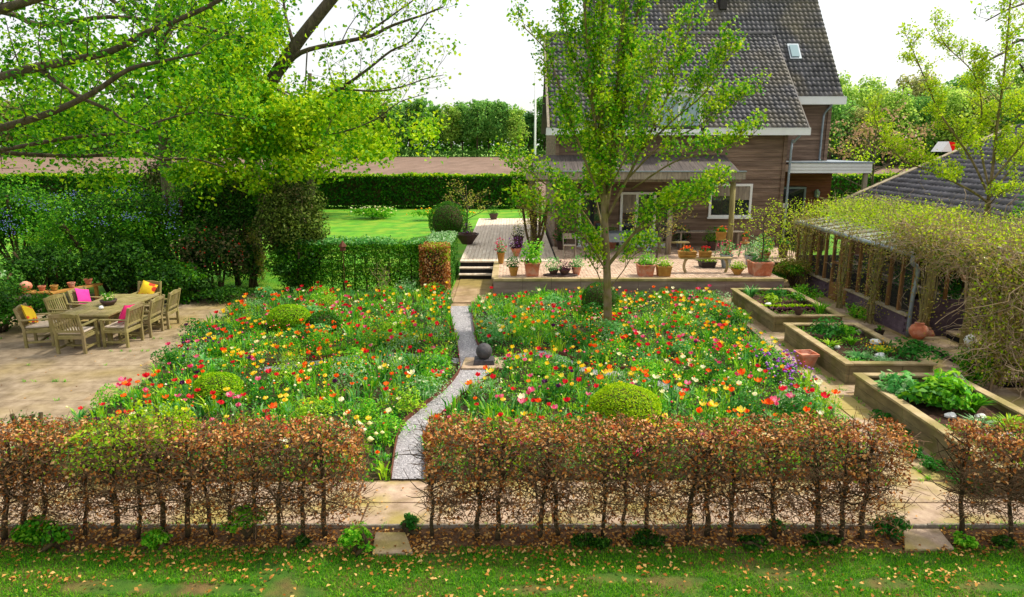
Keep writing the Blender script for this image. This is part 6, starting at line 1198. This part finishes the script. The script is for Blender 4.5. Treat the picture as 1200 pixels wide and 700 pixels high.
# table plant
t = thing('table_plant', 'green plant with white flowers in a brown bowl on the garden table', 'potted plant', (-9.7, 16.0, .741)); mb = MB(); mb.lathe((-9.7, 16.0, .741), [(.1, 0), (.17, .07), (.19, .13), (.16, .13), (.14, .1)], 14); mb.build('pot', M['pot_dark'], t, smooth=True)
V, F = blades(np.column_stack([-9.7 + TR.normal(size=70) * .05, 16.0 + TR.normal(size=70) * .05, np.full(70, .85)]), unit(TR.normal(size=(70, 3)) * np.array([1, 1, 0])) * .8, TR.uniform(.12, .26, 70), TR.uniform(.012, .02, 70), TR, .7); npmesh('foliage', V, F, LM['bed1'], t)
P, N = shell((-9.7, 16, .9), (.2, .2, .14), 22, TR, hemi=True); blobs('blooms', P, .018, PET['white'], t, TR)['kind'] = 'stuff'
# ================================================================ VINE OVER THE ARBOUR AND GREENHOUSE
def tangle(T, n, fn, L, step, r, rng, droop=0, lo=0.02):
    for i in range(n):
        p = np.array(fn(rng)); d = unit(rng.normal(size=3)); q = [p]
        for k in range(int(L / step)): d = unit(d + rng.normal(size=3) * .35 + np.array([0, 0, -droop])); nx = q[-1] + d * step; nx[2] = max(nx[2], lo); q.append(nx)
        T.add(q, np.linspace(r, r * .5, len(q)), 3)
VR = np.random.default_rng(90)
t = thing('arbour_vine', 'thick tangled climbing vine with sparse yellow-green leaves smothering the arbour at the right edge', 'climbing plant', (11, 13.8, 0)); T = Tubes()
def roofp(r): x = r.uniform(8.75, 13.2); y = r.uniform(11.9, 16.3); return (x, y, 2.45 + .22 * math.sin(x * 2.1) * math.sin(y * 1.7) + r.uniform(-.2, .25) + .12 * (13 - x) * .2)
def front(r): x = 8.5 + 1.7 * r.uniform() ** 1.1 + (r.uniform() < .6) * r.uniform(0, 3); return (x, 12.0 + r.uniform(-.22, .3) , r.uniform(.25 if x < 9.4 else .5, 2.5))
def leftf(r): y = r.uniform(12.0, 15.9); lo = .4 if y < 12.9 else 2.05 + .15 * math.sin(y * 3); return (9.1 + r.uniform(-.35, .2) - .1 * (y < 13), y, r.uniform(lo, 2.5))
tangle(T, 1500, roofp, .7, .11, .0065, VR, .03); tangle(T, 1000, front, .8, .12, .0065, VR, .12); tangle(T, 500, leftf, .5, .11, .0065, VR, .1); T.build('stems', M['vine_twig'], t)['kind'] = 'stuff'; T = Tubes(); tangle(T, 60, front, 1.6, .16, .011, VR, .09); tangle(T, 50, roofp, 1.4, .16, .010, VR, .05); T.build('branches', M['vine_twig'], t)['kind'] = 'stuff'
def foliage_from(fn, n, key, L, parent, rng, jit=.08, W=.65, up=.3): P = np.array([fn(rng) for _ in range(n)]) + rng.normal(size=(n, 3)) * jit; V, F = leaves(P, None, L, W, rng, up=up); return npmesh('foliage', V, F, LM[key], parent)
foliage_from(roofp, 8500, 'vine', .062, t, VR); foliage_from(front, 10500, 'vine', .06, t, VR); foliage_from(leftf, 2200, 'vine', .05, t, VR)
foliage_from(lambda r: (lambda p: (p[0], p[1], p[2] + .18))(roofp(r)), 3500, 'spring', .062, t, VR); foliage_from(front, 2500, 'spring', .062, t, VR); foliage_from(leftf, 1200, 'olive', .055, t, VR)
for (x, y) in ((8.95, 12.1), (9.2, 12.2), (9.5, 12.0), (9.9, 14.5), (10.4, 12.1)): mb = MB(); mb.tube(smoothpts([(x, y, 0), (x + .08, y + .05, .8), (x - .06, y, 1.6), (x + .1, y + .1, 2.5)], 4), .03, 6); mb.build('stem', M['vine_twig'], t, smooth=True)
t = thing('greenhouse_vine', 'leafy yellow-green climber running along the top of the greenhouse', 'climbing plant', (10.6, 19, 0)); T = Tubes()
def ghp(r): y = r.uniform(15.8, 23.2); x = 10.85 + r.normal() * .62; return (x, y, 2.2 + .14 * (x - 9.5) + abs(r.normal()) * .16)
def ghf(r): y = r.uniform(15.8, 23); return (9.5 + r.uniform(-.25, .1), y, 2.1 + r.uniform(-.35, .15))
tangle(T, 700, ghp, .7, .11, .006, VR); tangle(T, 160, ghf, .4, .1, .005, VR, .08); T.build('stems', M['vine_twig'], t)['kind'] = 'stuff'; foliage_from(ghp, 11000, 'spring', .062, t, VR, up=.6); foliage_from(ghp, 3000, 'olive', .06, t, VR); foliage_from(ghf, 1300, 'vine', .05, t, VR)
def climber(label, x, y, h, spread, nst, nleaf, key='vine', seed=1, ttl='climber'):
    rng = np.random.default_rng(seed); t = thing(ttl, label, 'climbing plant', (x, y, 0)); T = Tubes()
    for i in range(nst):
        q = [(x + rng.normal() * .04, y + rng.normal() * .06, 0)]; tx, ty = rng.normal() * spread, rng.normal() * spread
        for k in range(1, 8): f = k / 7; q.append((x + tx * f + rng.normal() * .035, y + ty * f + rng.normal() * .035, h * f))
        T.add(smoothpts(q, 2), np.linspace(.016, .006, 15), 5)
    T.build('stems', M['mosspost'], t)['kind'] = 'stuff'; T = Tubes(); fn = lambda r: (x + r.normal() * (spread * .8 + .06), y + r.normal() * (spread * .8 + .06), h * r.uniform(.1, 1.02)); tangle(T, 50, fn, .35, .07, .004, rng); T.build('twigs', M['vine_twig'], t)['kind'] = 'stuff'; foliage_from(fn, nleaf, key, .055, t, rng)
    return t
climber('climber with thick bare stems at the far corner of the greenhouse', 9.25, 21.3, 2.3, .26, 14, 900, 'vine', 1)
climber('climber against the greenhouse left of the double door', 9.2, 18.7, 2.2, .1, 9, 420, 'vine', 2)
climber('climber with bundled pale stems between greenhouse door and downpipe', 9.2, 17.0, 2.2, .13, 14, 700, 'vine', 3)
climber('thin climber on the greenhouse end post right of the downpipe', 9.45, 15.2, 2.3, .18, 9, 320, 'vine', 4)
climber('climber with yellow leaves at the house corner above the patio end', 9.6, 23.2, 2.6, .5, 7, 1500, 'spring', 5)
lumpy_shrub('corner_shrub', 'leafy green plants between the patio end and the greenhouse', 8.9, 21.3, .7, .8, 1.0, 'mid', .07, 2600, 141, k2='vine', f2=.5, cat='plant')
lumpy_shrub('corner_shrub', 'low greenery at the foot of the far greenhouse climber', 8.7, 19.6, .5, .6, .5, 'bed1', .06, 1100, 142, cat='plant')
lumpy_shrub('corner_shrub', 'leafy plants at the plinth of the greenhouse near the door', 9.2, 17.6, .25, .8, .35, 'bed1', .05, 900, 143, cat='plant')
lumpy_shrub('corner_shrub', 'green bush at the foot of the arbour vine', 8.75, 12.3, .45, .4, .75, 'mid', .055, 2600, 144, cat='plant')
lumpy_shrub('corner_shrub', 'rounded green shrub at the right edge under the arbour', 9.75, 11.6, .6, .5, .85, 'boxdark', .055, 3800, 145)
lumpy_shrub('dark_evergreen', 'dense green tree crown between the arbour and the outbuilding roof at the right edge', 14.6, 18.2, 2.0, 1.6, 3.6, 'mid', .09, 9000, 146, k2='boxdark', f2=.6, cat='tree')
lumpy_shrub('dark_evergreen', 'green shrubs before the outbuilding gutter behind the greenhouse', 12.75, 21.5, .5, 2.4, 2.75, 'mid', .08, 4000, 147, k2='vine', f2=.4)
s = climber('little climber on the iron frame left of the low hedge middle', -3.9, 20.5, .9, .15, 4, 150, 'bed3', 8)
# ================================================================ FRONT LAWN, FALLEN LEAVES
GR_ = np.random.default_rng(12)
q = np.column_stack([GR_.uniform(-9, 9, 260000), GR_.uniform(4.6, 7.02, 260000)]); m = np.sin(q[:, 0] * 2.3 + 1) * np.sin(q[:, 1] * 3.1 + q[:, 0]) + .5 * np.sin(q[:, 0] * 6 + q[:, 1] * 5)
bare = [(-3.2, 6.25, .7, .1), (.2, 6.25, .4, .08), (2.9, 6.55, .3, .07), (5.0, 6.3, .4, .08), (-4.2, 6.3, .5, .12), (1.1, 6.45, .3, .09), (1.75, 6.4, .35, .08), (3.9, 6.35, .35, .1), (-2.3, 6.2, .4, .1)]
keep = (m > -1.15 + GR_.uniform(-.2, .7, len(q))); 
for (x, y, a, b) in bare: keep &= ((q[:, 0] - x) / a) ** 2 + ((q[:, 1] - y) / b) ** 2 > 1 + GR_.uniform(-.3, .3, len(q))
keep &= ~((q[:, 0] > -1.62) & (q[:, 0] < -1.12) & (q[:, 1] > 6.87)) & ~((q[:, 0] > 3.9) & (q[:, 0] < 4.65) & (q[:, 1] > 6.97)); q = q[keep]; n = len(q)
a = GR_.uniform(0, 6.3, n); V, F = blades(np.column_stack([q, np.full(n, -.012)]), np.column_stack([np.cos(a), np.sin(a), a * 0]) * GR_.uniform(.2, 1, (n, 1)), GR_.uniform(.015, .05, n), GR_.uniform(.004, .008, n), GR_, .7)
tag(npmesh('grass', V, F, LM['grass']), 'short green grass of the front lawn', 'grass', kind='stuff')
def litter(name, n, fn, L, label, z=.0):
    P = np.array([fn(GR_) for _ in range(n)]); rngl = GR_; V, F = leaves(P, None, L, .62, rngl, up=2.2, fold=.3); return tag(npmesh(name, V, F, LM['litter']), label, 'fallen leaves', kind='stuff')
LC = [(GR_.uniform(-8.5, 8.5), 7.0 - abs(GR_.normal()) * .5) for _ in range(110)]
def drift(r): c = LC[int(r.integers(0, 110))]; return (c[0] + r.normal() * .22, min(7.05, c[1] + r.normal() * .07), .03) if r.uniform() < .65 else (r.uniform(-9, 9), 7.0 - abs(r.normal()) * .55, .03)
litter('fallen_leaves', 2100, lambda r: drift(r), .05, 'brown fallen leaves scattered over the front lawn')
litter('fallen_leaves', 3800, lambda r: (r.uniform(-8, 8), 7.16 + r.normal() * .12, .015), .045, 'dead beech leaves on the earth strip under the hedge')
litter('fallen_leaves', 260, lambda r: (r.uniform(-8, 8), r.uniform(7.5, 8.5), .04), .04, 'a few dead leaves on the slab path')
litter('fallen_leaves', 160, lambda r: (r.uniform(-14, -7.5), r.uniform(9, 19.5), .006), .045, 'a few dead leaves on the sandy terrace')
# grass tufts along the back lawn edge and weeds along the bed rims
q = np.column_stack([GR_.uniform(-10, -6.4, 9000), GR_.uniform(20.76, 27, 9000)]); n = len(q); a = GR_.uniform(0, 6.3, n); V, F = blades(np.column_stack([q, np.full(n, -.02)]), np.column_stack([np.cos(a), np.sin(a), a * 0]) * .6, GR_.uniform(.03, .07, n), GR_.uniform(.006, .012, n), GR_, .7); tag(npmesh('grass', V, F, LM['grass']), 'grass blades of the back lawn in the hedge gap', 'grass', kind='stuff')
# weeds in the joints along the kerb, slabs and path edges
Wp = np.concatenate([np.column_stack([GR_.uniform(-8, 8, 150), 7.43 + GR_.normal(size=150) * .015]), np.column_stack([GR_.uniform(-8, 8, 60), 8.57 + GR_.normal(size=60) * .02]), np.column_stack([5.73 + GR_.normal(size=70) * .01, GR_.uniform(8.6, 20, 70)]), np.column_stack([6.2 + GR_.normal(size=90) * .04, GR_.uniform(8.3, 19, 90)]), np.column_stack([GR_.uniform(-14, -8, 90), 8.6 + np.round(GR_.uniform(0, 12, 90))])])
Q = np.repeat(Wp, 14, 0) + GR_.normal(size=(len(Wp) * 14, 2)) * .018; n = len(Q); a = GR_.uniform(0, 6.3, n); V, F = blades(np.column_stack([Q, np.full(n, .004)]), np.column_stack([np.cos(a), np.sin(a), a * 0]) * .8, GR_.uniform(.02, .075, n), GR_.uniform(.005, .011, n), GR_, .7)
tag(npmesh('weeds', V, F, LM['bed1']), 'tiny weeds growing in the joints and edges of the paving', 'weeds', kind='stuff')
